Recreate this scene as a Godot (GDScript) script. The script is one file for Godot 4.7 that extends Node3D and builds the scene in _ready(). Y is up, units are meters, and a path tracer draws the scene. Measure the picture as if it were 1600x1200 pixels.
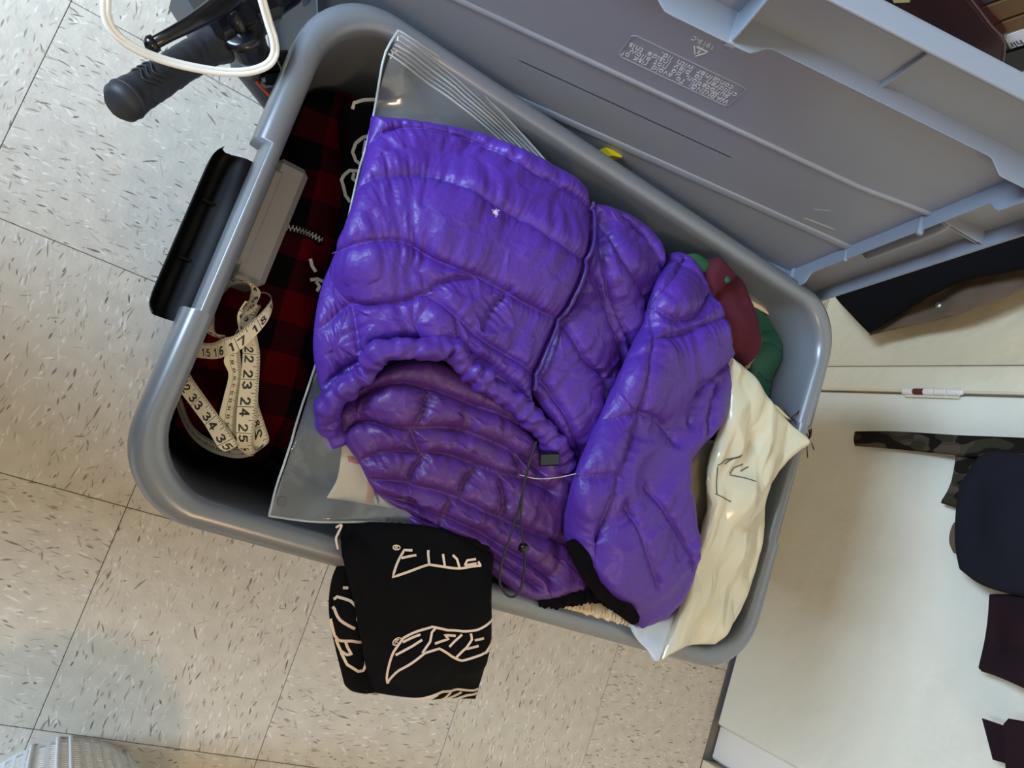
extends Node3D
# ---------------------------------------------------------------- camera numbers
const CAM := Vector3(0, 1.183, 0)
const FOC := 1200.0
const T := 0.3048            # floor tile
const X0 := 0.459            # a tile corner
const Z0 := -0.122
const WALL_Z := -1.343
var RIGHT: Vector3
var UP: Vector3
var BACK: Vector3
var noise := FastNoiseLite.new()
var rng := RandomNumberGenerator.new()
var M := {}
var used := {}

# ---------------------------------------------------------------- build
func _ready():
	RIGHT = Vector3(-0.318863, 0.492057, -0.810065).normalized()
	BACK = Vector3(0.164284, 0.870436, 0.464061).normalized()
	UP = BACK.cross(RIGHT).normalized()
	RIGHT = UP.cross(BACK)
	var cam := Camera3D.new()
	cam.name = "camera"
	cam.fov = rad_to_deg(2.0 * atan(600.0 / FOC))
	cam.near = 0.02
	cam.far = 50.0
	cam.transform = Transform3D(Basis(RIGHT, UP, BACK), CAM)
	add_child(cam)
	cam.current = true
	var we := WorldEnvironment.new()
	we.name = "environment"
	var env := Environment.new()
	var sky := Sky.new()
	var sm := ProceduralSkyMaterial.new()
	sm.sky_top_color = Color(0.36, 0.52, 0.86)
	sm.sky_horizon_color = Color(0.74, 0.82, 0.95)
	sm.ground_bottom_color = Color(0.30, 0.29, 0.27)
	sm.ground_horizon_color = Color(0.62, 0.64, 0.66)
	sky.sky_material = sm
	env.background_mode = Environment.BG_SKY
	env.sky = sky
	env.background_energy_multiplier = 1.5
	env.tonemap_mode = Environment.TONE_MAPPER_LINEAR
	env.tonemap_exposure = 1.0
	env.sdfgi_enabled = true
	env.ssao_enabled = true
	env.ssil_enabled = true
	we.environment = env
	add_child(we)
	# daylight through an unseen window behind the viewer, placed to light tote and door
	var day := AreaLight3D.new()
	day.name = "unseen_window_daylight"
	day.area_size = Vector2(1.5, 1.1)
	day.light_color = Color(0.78, 0.89, 1.0)
	day.light_energy = 22.5
	day.area_range = 12.0
	day.shadow_enabled = true
	day.transform = Transform3D(Basis(Vector3(1, 0, 0), Vector3(0, 1, 0), Vector3(0, 0, 1)), Vector3(0.0, 1.5, 2.08))
	add_child(day)
	# unseen warm ceiling lamp, placed to light tote and floor from the right
	var lp := Vector3(1.35, 2.45, -0.5)
	var lamp := OmniLight3D.new()
	lamp.name = "unseen_ceiling_lamp_light"
	lamp.light_color = Color(1.0, 0.87, 0.72)
	lamp.light_energy = 0.9
	lamp.omni_range = 12.0
	lamp.omni_attenuation = 2.0
	lamp.light_size = 0.12
	lamp.shadow_enabled = true
	lamp.position = lp
	add_child(lamp)

	noise.noise_type = FastNoiseLite.TYPE_SIMPLEX_SMOOTH
	noise.frequency = 0.01
	noise.fractal_type = FastNoiseLite.FRACTAL_NONE
	noise.seed = 7
	make_materials()
	M.lid_letter_lit = mat(rgb(208, 214, 222), 0.35)  # paler than the lid plastic: catch-light on moulded letters put into the colour
	M.scuff = mat(rgb(158, 158, 158), 0.6)
	M.yellow = mat(rgb(220, 200, 20), 0.5)
	var cl := thing("unseen_ceiling_lamp", "unseen round frosted ceiling lamp lighting the tote from the right", "lamp", Vector3(lp.x, 2.6, lp.z))  # out of view, holds the warm light that brightens the right side
	var gl := mat(rgb(255, 236, 205), 0.4)
	gl.emission_enabled = true
	gl.emission = Color(1.0, 0.85, 0.65)
	gl.emission_energy_multiplier = 0.5
	part("globe", lathe(Vector3(lp.x, 2.6, lp.z), Vector3.DOWN, [[0.10, 0.0], [0.15, 0.03], [0.15, 0.08], [0.11, 0.125], [0.05, 0.145], [0, 0.15]], 32), gl, cl)
	build_room()
	build_tote()
	build_lid()
	build_pile()
	build_tape()
	build_bag()
	build_jacket()
	build_lettered()
	build_far_end()
	build_around()

# ---------------------------------------------------------------- pixel rays met with real planes
func ray(u: float, v: float) -> Vector3:
	return (RIGHT * (u - 800.0) - UP * (v - 600.0) - BACK * FOC).normalized()
func at(u: float, v: float, y: float) -> Vector3:
	var r := ray(u, v)
	return CAM + r * ((y - CAM.y) / r.y)
func onx(u: float, v: float, x: float) -> Vector3:
	var r := ray(u, v)
	return CAM + r * ((x - CAM.x) / r.x)
func onz(u: float, v: float, z: float) -> Vector3:
	var r := ray(u, v)
	return CAM + r * ((z - CAM.z) / r.z)
func meet(mode: String, u: float, v: float, h: float) -> Vector3:
	if mode == "x": return onx(u, v, h)
	if mode == "z": return onz(u, v, h)
	return at(u, v, h)
func pv(a: Array) -> PackedVector2Array:
	var o := PackedVector2Array()
	for i in range(0, a.size(), 2): o.append(Vector2(a[i], a[i + 1]))
	return o

# ---------------------------------------------------------------- scene tree helpers
func numbered(called: String) -> String:
	if not used.has(called):
		used[called] = 0
		return called
	used[called] += 1
	return "%s_%03d" % [called, used[called]]
func tag(o: Node, label := "", category := "", group := "", kind := ""):
	if label: o.set_meta("label", label)
	if category: o.set_meta("category", category)
	if group: o.set_meta("group", group)
	if kind: o.set_meta("kind", kind)
	return o
func thing(called: String, label: String, category: String, where := Vector3.ZERO, basis_ := Basis.IDENTITY, group := "") -> Node3D:
	var o := Node3D.new()
	o.name = numbered(called)
	o.transform = Transform3D(basis_, where)
	add_child(o)
	tag(o, label, category, group)
	return o
func part(called: String, mesh: Mesh, m: Material, parent: Node, label := "", kind := "") -> MeshInstance3D:
	var o := MeshInstance3D.new()
	o.name = numbered(called) if parent == self else called
	o.mesh = mesh
	o.material_override = m
	o.cast_shadow = GeometryInstance3D.SHADOW_CASTING_SETTING_ON
	parent.add_child(o, true)
	if parent != self and parent is Node3D:      # shapes are worked out in world axes
		var g: Transform3D = Transform3D.IDENTITY
		var n: Node = parent
		while n != self and n is Node3D:
			g = (n as Node3D).transform * g
			n = n.get_parent()
		o.transform = g.affine_inverse()
	tag(o, label, "", "", kind)
	return o
func local_part(called: String, mesh: Mesh, m: Material, parent: Node, label := "", kind := "") -> MeshInstance3D:
	var o := part(called, mesh, m, parent, label, kind)
	o.transform = Transform3D.IDENTITY
	return o

# ---------------------------------------------------------------- shape helpers
func st_new() -> SurfaceTool:
	var st := SurfaceTool.new()
	st.begin(Mesh.PRIMITIVE_TRIANGLES)
	return st
func fin(st: SurfaceTool) -> ArrayMesh:
	st.generate_normals()
	return st.commit()
func quad(st: SurfaceTool, a: Vector3, b: Vector3, c: Vector3, d: Vector3):
	for p in [a, b, c, a, c, d]: st.add_vertex(p)
# grid of points -> smooth mesh (rows x cols), optional closing of the columns, uvs
func grid(rows: Array, close := false, uvs: Array = []) -> ArrayMesh:
	var nr := rows.size()
	var nc: int = rows[0].size()
	var V := PackedVector3Array()
	var N := PackedVector3Array()
	var I := PackedInt32Array()
	var UVS := PackedVector2Array()
	for r in nr:
		V.append_array(rows[r])
		if uvs.size(): UVS.append_array(uvs[r])
	N.resize(V.size())
	for r in nr - 1:
		for c in (nc if close else nc - 1):
			var c2 := (c + 1) % nc
			var a := r * nc + c
			var b := r * nc + c2
			var d := (r + 1) * nc + c
			var e := (r + 1) * nc + c2
			for t in [[a, b, e], [a, e, d]]:
				var n: Vector3 = (V[t[2]] - V[t[0]]).cross(V[t[1]] - V[t[0]])
				N[t[0]] += n; N[t[1]] += n; N[t[2]] += n
				I.append(t[0]); I.append(t[1]); I.append(t[2])
	for i in N.size(): N[i] = N[i].normalized() if N[i].length_squared() > 0 else Vector3.UP
	var A := []
	A.resize(Mesh.ARRAY_MAX)
	A[Mesh.ARRAY_VERTEX] = V; A[Mesh.ARRAY_NORMAL] = N; A[Mesh.ARRAY_INDEX] = I
	if uvs.size(): A[Mesh.ARRAY_TEX_UV] = UVS
	var m := ArrayMesh.new()
	m.add_surface_from_arrays(Mesh.PRIMITIVE_TRIANGLES, A)
	return m
# chamfered box in given axes
func cbox(st: SurfaceTool, c: Vector3, s: Vector3, ch := 0.002, B := Basis.IDENTITY):
	var h := s / 2.0
	ch = min(ch, min(h.x, min(h.y, h.z)) * 0.9)
	var F := func(p: Vector3) -> Vector3: return c + B * p
	st.set_smooth_group(-1)
	var ax := [Vector3(1, 0, 0), Vector3(0, 1, 0), Vector3(0, 0, 1)]
	for i in 3:
		for sg in [-1.0, 1.0]:
			var n: Vector3 = ax[i] * sg
			var a: Vector3 = ax[(i + 1) % 3]
			var b: Vector3 = ax[(i + 2) % 3]
			var ha: float = h[(i + 1) % 3] - ch
			var hb: float = h[(i + 2) % 3] - ch
			var o: Vector3 = n * h[i]
			var q := [o - a * ha - b * hb, o + a * ha - b * hb, o + a * ha + b * hb, o - a * ha + b * hb]
			if sg > 0: q.reverse()
			quad(st, F.call(q[0]), F.call(q[1]), F.call(q[2]), F.call(q[3]))
	for i in 3:                                  # edges along axis i
		for sa in [-1.0, 1.0]:
			for sb in [-1.0, 1.0]:
				var j := (i + 1) % 3
				var k := (i + 2) % 3
				var p1: Vector3 = ax[j] * sa * h[j] + ax[k] * sb * (h[k] - ch)
				var p2: Vector3 = ax[j] * sa * (h[j] - ch) + ax[k] * sb * h[k]
				var e: Vector3 = ax[i] * (h[i] - ch)
				var q := [p1 - e, p1 + e, p2 + e, p2 - e]
				if sa * sb < 0: q.reverse()
				quad(st, F.call(q[0]), F.call(q[1]), F.call(q[2]), F.call(q[3]))
	for sx in [-1.0, 1.0]:
		for sy in [-1.0, 1.0]:
			for sz in [-1.0, 1.0]:
				var q := [Vector3(sx * h.x, sy * (h.y - ch), sz * (h.z - ch)), Vector3(sx * (h.x - ch), sy * h.y, sz * (h.z - ch)), Vector3(sx * (h.x - ch), sy * (h.y - ch), sz * h.z)]
				if sx * sy * sz > 0: q.reverse()
				for p in q: st.add_vertex(F.call(p))
func boxmesh(c: Vector3, s: Vector3, ch := 0.002, B := Basis.IDENTITY) -> ArrayMesh:
	var st := st_new()
	cbox(st, c, s, ch, B)
	return fin(st)
func crom(p: Array, n: int) -> Array:            # smooth curve through points of any vector type, evenly spaced
	if p.size() < 3 and n <= p.size(): return p
	var fine := []
	var m := p.size()
	for i in m - 1:
		var a = p[max(i - 1, 0)]
		var b = p[i]
		var c = p[i + 1]
		var d = p[min(i + 2, m - 1)]
		for k in 12:
			var t := k / 12.0
			fine.append(0.5 * ((2.0 * b) + (c - a) * t + (2.0 * a - 5.0 * b + 4.0 * c - d) * t * t + (3.0 * b - a - 3.0 * c + d) * t * t * t))
	fine.append(p[m - 1])
	return even(fine, n)
func even(fine: Array, n: int) -> Array:
	var acc := [0.0]
	for i in range(1, fine.size()): acc.append(acc[-1] + (fine[i] - fine[i - 1]).length())
	var out := []
	var j := 0
	for k in n:
		var want: float = acc[-1] * k / (n - 1)
		while j < fine.size() - 2 and acc[j + 1] < want: j += 1
		var seg: float = acc[j + 1] - acc[j]
		out.append(fine[j].lerp(fine[j + 1], clamp((want - acc[j]) / seg if seg > 0 else 0.0, 0, 1)))
	return out
# tube along points; rad is a float or a Callable(s in 0..1)->float; flat squashes across the side axis
func tube(pts: Array, rad, sides := 10, flat := 1.0, hint := Vector3.UP, rough := 0.0) -> ArrayMesh:
	var rows := []
	var n := pts.size()
	var side := Vector3.ZERO
	for i in n:
		var d: Vector3 = (pts[min(i + 1, n - 1)] - pts[max(i - 1, 0)]).normalized()
		if side == Vector3.ZERO:
			side = d.cross(hint)
			if side.length() < 0.01: side = d.cross(Vector3(0.3, 0.1, 1))
		side = (side - d * side.dot(d)).normalized()
		var up := side.cross(d).normalized()
		var s := i / float(n - 1)
		var r: float = rad.call(s) if rad is Callable else rad
		var ks := [1.0]
		if i == 0: ks = [0.0, 0.55, 0.85, 1.0]
		if i == n - 1: ks = [1.0, 0.85, 0.55, 0.0]
		for q in ks:
			var off: float = r * 0.6 * (1.0 - q) * (-1.0 if i == 0 else 1.0)
			var row := PackedVector3Array()
			for k in sides:
				var a := TAU * k / sides
				var rr: float = r * (1.0 + rough * noise.get_noise_3d(s * 2600.0, cos(a) * 90.0, sin(a) * 90.0))
				row.append(pts[i] + (side * cos(a) * rr + up * sin(a) * rr * flat) * max(q, 0.001) + d * off)
			rows.append(row)
	return grid(rows, true)
func joined(meshes: Array) -> ArrayMesh:
	var st := SurfaceTool.new()
	for m in meshes: st.append_from(m, 0, Transform3D.IDENTITY)
	return st.commit()
# turned profile: pairs (radius, height) about the axis d from point o
func lathe(o: Vector3, d: Vector3, prof: Array, sides := 28, hint := Vector3(0.2, 0.1, 1)) -> ArrayMesh:
	d = d.normalized()
	var a := d.cross(hint).normalized()
	var b := a.cross(d)
	var rows := []
	for p in prof:
		var row := PackedVector3Array()
		for k in sides: row.append(o + d * p[1] + (a * cos(TAU * k / sides) + b * sin(TAU * k / sides)) * max(p[0], 0.00005))
		rows.append(row)
	return grid(rows, true)
# flat outline (world points, any plane) pushed back by vec, with a small chamfer on the front edge
func prism(pts: Array, vec: Vector3, ch := 0.0) -> ArrayMesh:
	var st := st_new()
	st.set_smooth_group(-1)
	var c := Vector3.ZERO
	for p in pts: c += p
	c /= pts.size()
	var nrm := Vector3.ZERO
	for i in pts.size(): nrm += (pts[i] - c).cross(pts[(i + 1) % pts.size()] - c)
	nrm = nrm.normalized()
	if nrm.dot(vec) > 0: nrm = -nrm
	var ex := (pts[1] - pts[0] as Vector3).normalized()
	var ey := nrm.cross(ex)
	var poly := PackedVector2Array()
	for p in pts: poly.append(Vector2((p - c).dot(ex), (p - c).dot(ey)))
	if not Geometry2D.is_polygon_clockwise(poly):
		poly.reverse()
	var inner := poly
	if ch > 0:
		var off := Geometry2D.offset_polygon(poly, -ch)
		if off.size() == 1 and off[0].size() == poly.size():
			inner = off[0]
			if not Geometry2D.is_polygon_clockwise(inner): inner.reverse()
			var best := 0
			for i in inner.size():
				if inner[i].distance_to(poly[0]) < inner[best].distance_to(poly[0]): best = i
			var rot := PackedVector2Array()
			for i in inner.size(): rot.append(inner[(best + i) % inner.size()])
			inner = rot
		else: ch = 0
	var W := func(q: Vector2, dep: float) -> Vector3: return c + ex * q.x + ey * q.y + vec * dep
	var k := ch / vec.length() if ch > 0 else 0.0
	var n := poly.size()
	var tri := Geometry2D.triangulate_polygon(inner)
	for i in range(0, tri.size(), 3):
		var t := [W.call(inner[tri[i]], 0.0), W.call(inner[tri[i + 1]], 0.0), W.call(inner[tri[i + 2]], 0.0)]
		if ((t[2] - t[0]) as Vector3).cross(t[1] - t[0]).dot(nrm) < 0: t.reverse()
		for p in t: st.add_vertex(p)
		var b := [t[2] + vec, t[1] + vec, t[0] + vec]
		for p in b: st.add_vertex(p)
	for i in n:
		var j := (i + 1) % n
		if ch > 0: quad(st, W.call(inner[j], 0.0), W.call(inner[i], 0.0), W.call(poly[i], k), W.call(poly[j], k))
		quad(st, W.call(poly[j], k), W.call(poly[i], k), W.call(poly[i], 1.0), W.call(poly[j], 1.0))
	return fin(st)

# ---------------------------------------------------------------- cloth: a stuffed sheet between four traced edges
# opt: mode, hts [[u,v,h]..], seams [[u,v,u,v..]..], amp, w, thick, r, bot, wr, wf, pk, rid, n
func patch(top: Array, right: Array, bottom: Array, left: Array, opt: Dictionary) -> Dictionary:
	var P := {"mode": "y", "amp": 0.0, "w": 0.018, "thick": 0.012, "r": 0.015, "bot": -1.0, "inside": false, "wr": 0.0, "wf": 14.0, "wa": 0.0, "ws": 1.0, "pk": 0.0, "rid": 0.0, "rf": 16.0, "fac": 0.0, "fa": -1.0, "nu": 60, "nv": 60, "seed": 0.0}
	P.merge(opt, true)
	var nn := 33
	P.e = []
	for e in [top, right, bottom, left]: P.e.append(crom(Array(pv(e)), nn))
	P.b = []
	for k in 4:
		var l := PackedVector3Array()
		for i in range(0, nn, 2):
			var q: Vector2 = P.e[k][i]
			l.append(meet(P.mode, q.x, q.y, hgt(P, q.x, q.y)))
		P.b.append(l)
	P.s = []
	P.sc = []
	for s in P.get("seams", []):
		var l := PackedVector3Array()
		var raw := Array(pv(s))
		for q in crom(raw, max(raw.size() * 3, 6)): l.append(meet(P.mode, q.x, q.y, hgt(P, q.x, q.y)))
		P.s.append(l)
		var c := Vector3.ZERO
		for q in l: c += q / l.size()
		var rad := 0.0
		for q in l: rad = max(rad, c.distance_to(q))
		P.sc.append([c, rad])
	P.bl = 0.0
	for l in P.b:
		for i in l.size() - 1: P.bl = max(P.bl, l[i].distance_to(l[i + 1]))
	return P
func hgt(P: Dictionary, u: float, v: float) -> float:
	var a := 0.0
	var b := 0.0
	for h in P.hts:
		var d: float = (u - h[0]) * (u - h[0]) + (v - h[1]) * (v - h[1]) + 200.0
		var w := 1.0 / (d * sqrt(d))
		a += w * h[2]
		b += w
	return a / b
func seg_d(p: Vector3, a: Vector3, b: Vector3) -> Vector2:   # distance, position along
	var ab := b - a
	var l := ab.length_squared()
	var t: float = clamp((p - a).dot(ab) / l, 0.0, 1.0) if l > 0 else 0.0
	return Vector2((p - a - ab * t).length(), t * sqrt(l))
func surf(P: Dictionary, u: float, v: float, lift := 0.0, edge := -1.0) -> Array:   # top point, bottom point
	var p := meet(P.mode, u, v, hgt(P, u, v))
	var pu := meet(P.mode, u + 3, v, hgt(P, u + 3, v)) - p
	var pw := meet(P.mode, u, v + 3, hgt(P, u, v + 3)) - p
	var n := pu.cross(pw).normalized()
	if n.dot(CAM - p) < 0: n = -n
	var de := 9.0
	if edge >= 0: de = edge
	else:
		for l in P.b:
			for i in l.size() - 1:
				if p.distance_squared_to(l[i]) < pow(P.r + P.bl, 2):
					de = min(de, seg_d(p, l[i], l[i + 1]).x)
	var k := 1.0
	if de < P.r: k = sqrt(max(0.0, 1.0 - pow(1.0 - de / P.r, 2)))
	var d := 0.5
	var along := 0.0
	if P.s.size():
		var id := 0
		for l in P.s:
			if p.distance_to(P.sc[id][0]) - P.sc[id][1] > d:
				id += 1
				continue
			var run := 0.0
			for i in l.size() - 1:
				var g := seg_d(p, l[i], l[i + 1])
				if g.x < d:
					d = g.x
					along = run + g.y + id * 3.7
				run += l[i].distance_to(l[i + 1])
			id += 1
	var h: float = P.thick * 0.5
	if P.amp > 0: h += P.amp * (1.0 - exp(-d / P.w)) - P.amp * 0.22 * exp(-d / 0.0028)
	if P.pk > 0:
		h += P.pk * 0.8 * exp(-d / 0.010) * (1 - exp(-d / 0.002)) * noise.get_noise_2d(along * 15000.0, d * 1200.0 + 300.0)
		h += P.pk * 1.2 * exp(-d / 0.035) * (1 - exp(-d / 0.006)) * noise.get_noise_2d(along * 5200.0 + d * 1200.0, d * 260.0)
	var sd: float = P.seed
	if P.wr > 0:
		var ca := cos(P.wa)
		var sa := sin(P.wa)
		var q := Vector3(p.x * ca + p.z * sa, p.y, -p.x * sa + p.z * ca)
		h += P.wr * noise.get_noise_3d(q.x * P.wf * 100.0 / P.ws + sd, q.y * P.wf * 100.0, q.z * P.wf * 100.0 + sd)
		h += P.wr * 0.4 * noise.get_noise_3d(q.x * P.wf * 260.0 / P.ws, q.y * P.wf * 260.0, q.z * P.wf * 260.0 + sd)
	if P.fac > 0:                                # crumpled film: sharp folds running every way
		var q := Vector2(p.x + 0.006 * noise.get_noise_2d(p.x * 1500.0, p.z * 1500.0 + sd), p.z + 0.006 * noise.get_noise_2d(p.z * 1500.0 + 700.0, p.x * 1500.0 + sd))
		var sum := 0.0
		for i in 5:
			var an: float = (P.fa + [0.0, 0.55, -0.45, 0.2, 1.3][i]) if P.fa >= 0 else i * 2.399 + sd
			var f: float = [13.0, 10.0, 17.0, 29.0, 9.0][i]
			var x := q.dot(Vector2(cos(an), sin(an))) * f + i * 0.37 + sd
			var mask := clampf(0.5 + 1.4 * noise.get_noise_2d(p.x * 700.0 + i * 500.0, p.z * 700.0 + sd * 31.0), 0.0, 1.0)
			sum += (absf(fposmod(x, 1.0) - 0.5) * 4.0 - 1.0) * mask / (1.0 + i * 0.55)
		h += P.fac * sum
	if P.rid > 0:
		var f: float = P.rf * 100.0
		h += P.rid * (0.5 - 1.6 * abs(noise.get_noise_3d(p.x * f + sd, p.y * f, p.z * f)))
		h += P.rid * 0.5 * (0.5 - 1.6 * abs(noise.get_noise_3d(p.x * f * 2.3 + sd, p.y * f * 2.3, p.z * f * 2.3)))
	var down: Vector3 = p - n * P.thick * 0.5 * k
	var up: Vector3 = p + n * (h * k + lift)
	if P.bot > 0: down = p - Vector3(0, P.bot, 0)
	if P.inside: return [in_tub(up), in_tub(down)]
	return [up, down]
# keeps packed clothing within the tapering walls of the tote
func in_tub(p: Vector3) -> Vector3:
	var ins := 0.036 + maxf(0.0, 0.41 - p.y) * 0.066
	var hx := THX - ins
	var hz := THZ - ins
	var r := 0.055
	var q := p - TC
	q.x = clampf(q.x, -hx, hx)
	q.z = clampf(q.z, -hz, hz)
	var ex := absf(q.x) - (hx - r)
	var ez := absf(q.z) - (hz - r)
	if ex > 0 and ez > 0:
		var l := sqrt(ex * ex + ez * ez)
		if l > r:
			q.x = signf(q.x) * (hx - r + ex * r / l)
			q.z = signf(q.z) * (hz - r + ez * r / l)
	return Vector3(TC.x + q.x, maxf(p.y, 0.011), TC.z + q.z)
func coons(P: Dictionary, s: float, t: float) -> Vector2:
	var f := func(e: Array, x: float) -> Vector2:
		var q := x * (e.size() - 1)
		var i := int(min(floor(q), e.size() - 2))
		return e[i].lerp(e[i + 1], q - i)
	var E: Array = P.e
	var a: Vector2 = f.call(E[0], s) * (1 - t) + f.call(E[2], s) * t
	var b: Vector2 = f.call(E[3], t) * (1 - s) + f.call(E[1], t) * s
	var c: Vector2 = E[0][0] * (1 - s) * (1 - t) + E[0][-1] * s * (1 - t) + E[2][0] * (1 - s) * t + E[2][-1] * s * t
	return a + b - c
func ease_ends(x: float) -> float:
	return lerp(x, 0.5 - 0.5 * cos(PI * x), 0.55)
func patch_mesh(P: Dictionary, uvscale := 0.0, uvrot := 0.0) -> ArrayMesh:
	var nu: int = P.nu
	var nv: int = P.nv
	var rows := []
	var uvs := []
	var lows := []
	for j in nv + 1:
		var row := PackedVector3Array()
		var low := PackedVector3Array()
		var uvr := PackedVector2Array()
		for i in nu + 1:
			var q := coons(P, ease_ends(i / float(nu)), ease_ends(j / float(nv)))
			var r := surf(P, q.x, q.y, 0.0, 0.0 if (i == 0 or j == 0 or i == nu or j == nv) else -1.0)
			row.append(r[0])
			low.append(r[1])
			if uvscale > 0:
				var w := Vector2(r[0].x, r[0].z if P.mode != "z" else r[0].y).rotated(uvrot)
				uvr.append(w / uvscale)
		rows.append(row); lows.append(low); uvs.append(uvr)
	# top, then sides, then the underside as one closed strip of grids
	var flip := false
	var cc: Vector3 = rows[nv / 2][nu / 2]
	var nn: Vector3 = (rows[nv / 2 + 1][nu / 2] - cc).cross(rows[nv / 2][nu / 2 + 1] - cc)
	if nn.dot(CAM - cc) < 0: flip = true
	if flip:
		for j in nv + 1:
			rows[j].reverse(); lows[j].reverse(); uvs[j].reverse()
	var topm := grid(rows, false, uvs if uvscale > 0 else [])
	var lr := []
	var lu := []
	for j in range(0, nv + 1):
		var a: PackedVector3Array = lows[j].duplicate()
		a.reverse()
		lr.append(a)
		var b: PackedVector2Array = uvs[j].duplicate()
		b.reverse()
		lu.append(b)
	var parts := [topm, grid(lr, false, lu if uvscale > 0 else [])]
	if P.bot > 0:
		var A := PackedVector3Array()
		var B := PackedVector3Array()
		var U := PackedVector2Array()
		for i in nu + 1: A.append(rows[0][i]); B.append(lows[0][i]); U.append(Vector2.ZERO)
		for j in nv: A.append(rows[j + 1][nu]); B.append(lows[j + 1][nu]); U.append(Vector2.ZERO)
		for i in range(nu - 1, -1, -1): A.append(rows[nv][i]); B.append(lows[nv][i]); U.append(Vector2.ZERO)
		for j in range(nv - 1, -1, -1): A.append(rows[j][0]); B.append(lows[j][0]); U.append(Vector2.ZERO)
		parts.append(grid([B, A], false, [U, U] if uvscale > 0 else []))
	return joined(parts)
# a printed or sewn line lying on a patch
func stroke(P: Dictionary, px: Array, width: float, lift := 0.0012, close := false) -> ArrayMesh:
	var pts := Array(pv(px))
	if close: pts.append(pts[0])
	var dense := []
	for i in pts.size() - 1:
		var n: int = max(2, int(pts[i].distance_to(pts[i + 1]) / 5.0))
		for k in n: dense.append(pts[i].lerp(pts[i + 1], k / float(n)))
	dense.append(pts[-1])
	var L := PackedVector3Array()
	var R := PackedVector3Array()
	var C := []
	for q in dense: C.append(surf(P, q.x, q.y, lift)[0])
	for i in C.size():
		var d: Vector3 = (C[min(i + 1, C.size() - 1)] - C[max(i - 1, 0)]).normalized()
		var s: Vector3 = d.cross((CAM - C[i]).normalized()).normalized() * width * 0.5
		L.append(C[i] - s)
		R.append(C[i] + s)
	var rows := [L, R]
	var cc: Vector3 = (L[1] - L[0]).cross(R[0] - L[0])
	if cc.dot(CAM - L[0]) > 0: rows = [R, L]
	return grid(rows)
func stitches(P: Dictionary, px: Array, r := 0.0006) -> ArrayMesh:
	var raw := Array(pv(px))
	var q := crom(raw, int(max(12, raw.size() * 14)))
	var pts := []
	for a in q: pts.append(surf(P, a.x, a.y, 0.0003)[0])
	var cnt := pts.size() * 2.2
	return tube(crom(pts, pts.size() * 5), func(x): return r * (1.0 + 0.55 * sin(x * cnt * 3.0)), 6)
func path3(a: Array, n: int) -> Array:           # u, v, height triples -> smooth world path
	var p := []
	for i in range(0, a.size(), 3): p.append(at(a[i], a[i + 1], a[i + 2]))
	return crom(p, n)

# ---------------------------------------------------------------- materials
func rgb(r: float, g: float, b: float) -> Color: return Color(r / 255.0, g / 255.0, b / 255.0)
func mat(c: Color, rough := 0.6, spec := 0.5) -> StandardMaterial3D:
	var m := StandardMaterial3D.new()
	m.albedo_color = c
	m.roughness = rough
	m.metallic_specular = spec
	m.cull_mode = BaseMaterial3D.CULL_DISABLED
	return m
func noise_tex(freq: float, size := 512, normal := false, strength := 4.0, seed_ := 1, kind := FastNoiseLite.TYPE_SIMPLEX) -> NoiseTexture2D:
	var n := FastNoiseLite.new()
	n.noise_type = kind
	n.frequency = freq
	n.seed = seed_
	n.fractal_octaves = 4
	var t := NoiseTexture2D.new()
	t.width = size; t.height = size
	t.seamless = true
	t.noise = n
	t.as_normal_map = normal
	t.bump_strength = strength
	return t
func grain(m: StandardMaterial3D, scale: float, amount: float, tex: Texture2D) -> StandardMaterial3D:
	m.normal_enabled = true
	m.normal_texture = tex
	m.normal_scale = amount
	m.uv1_triplanar = true
	m.uv1_world_triplanar = true
	m.uv1_scale = Vector3.ONE * scale
	return m
func img_tex(im: Image) -> ImageTexture:
	im.generate_mipmaps()
	return ImageTexture.create_from_image(im)

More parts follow.
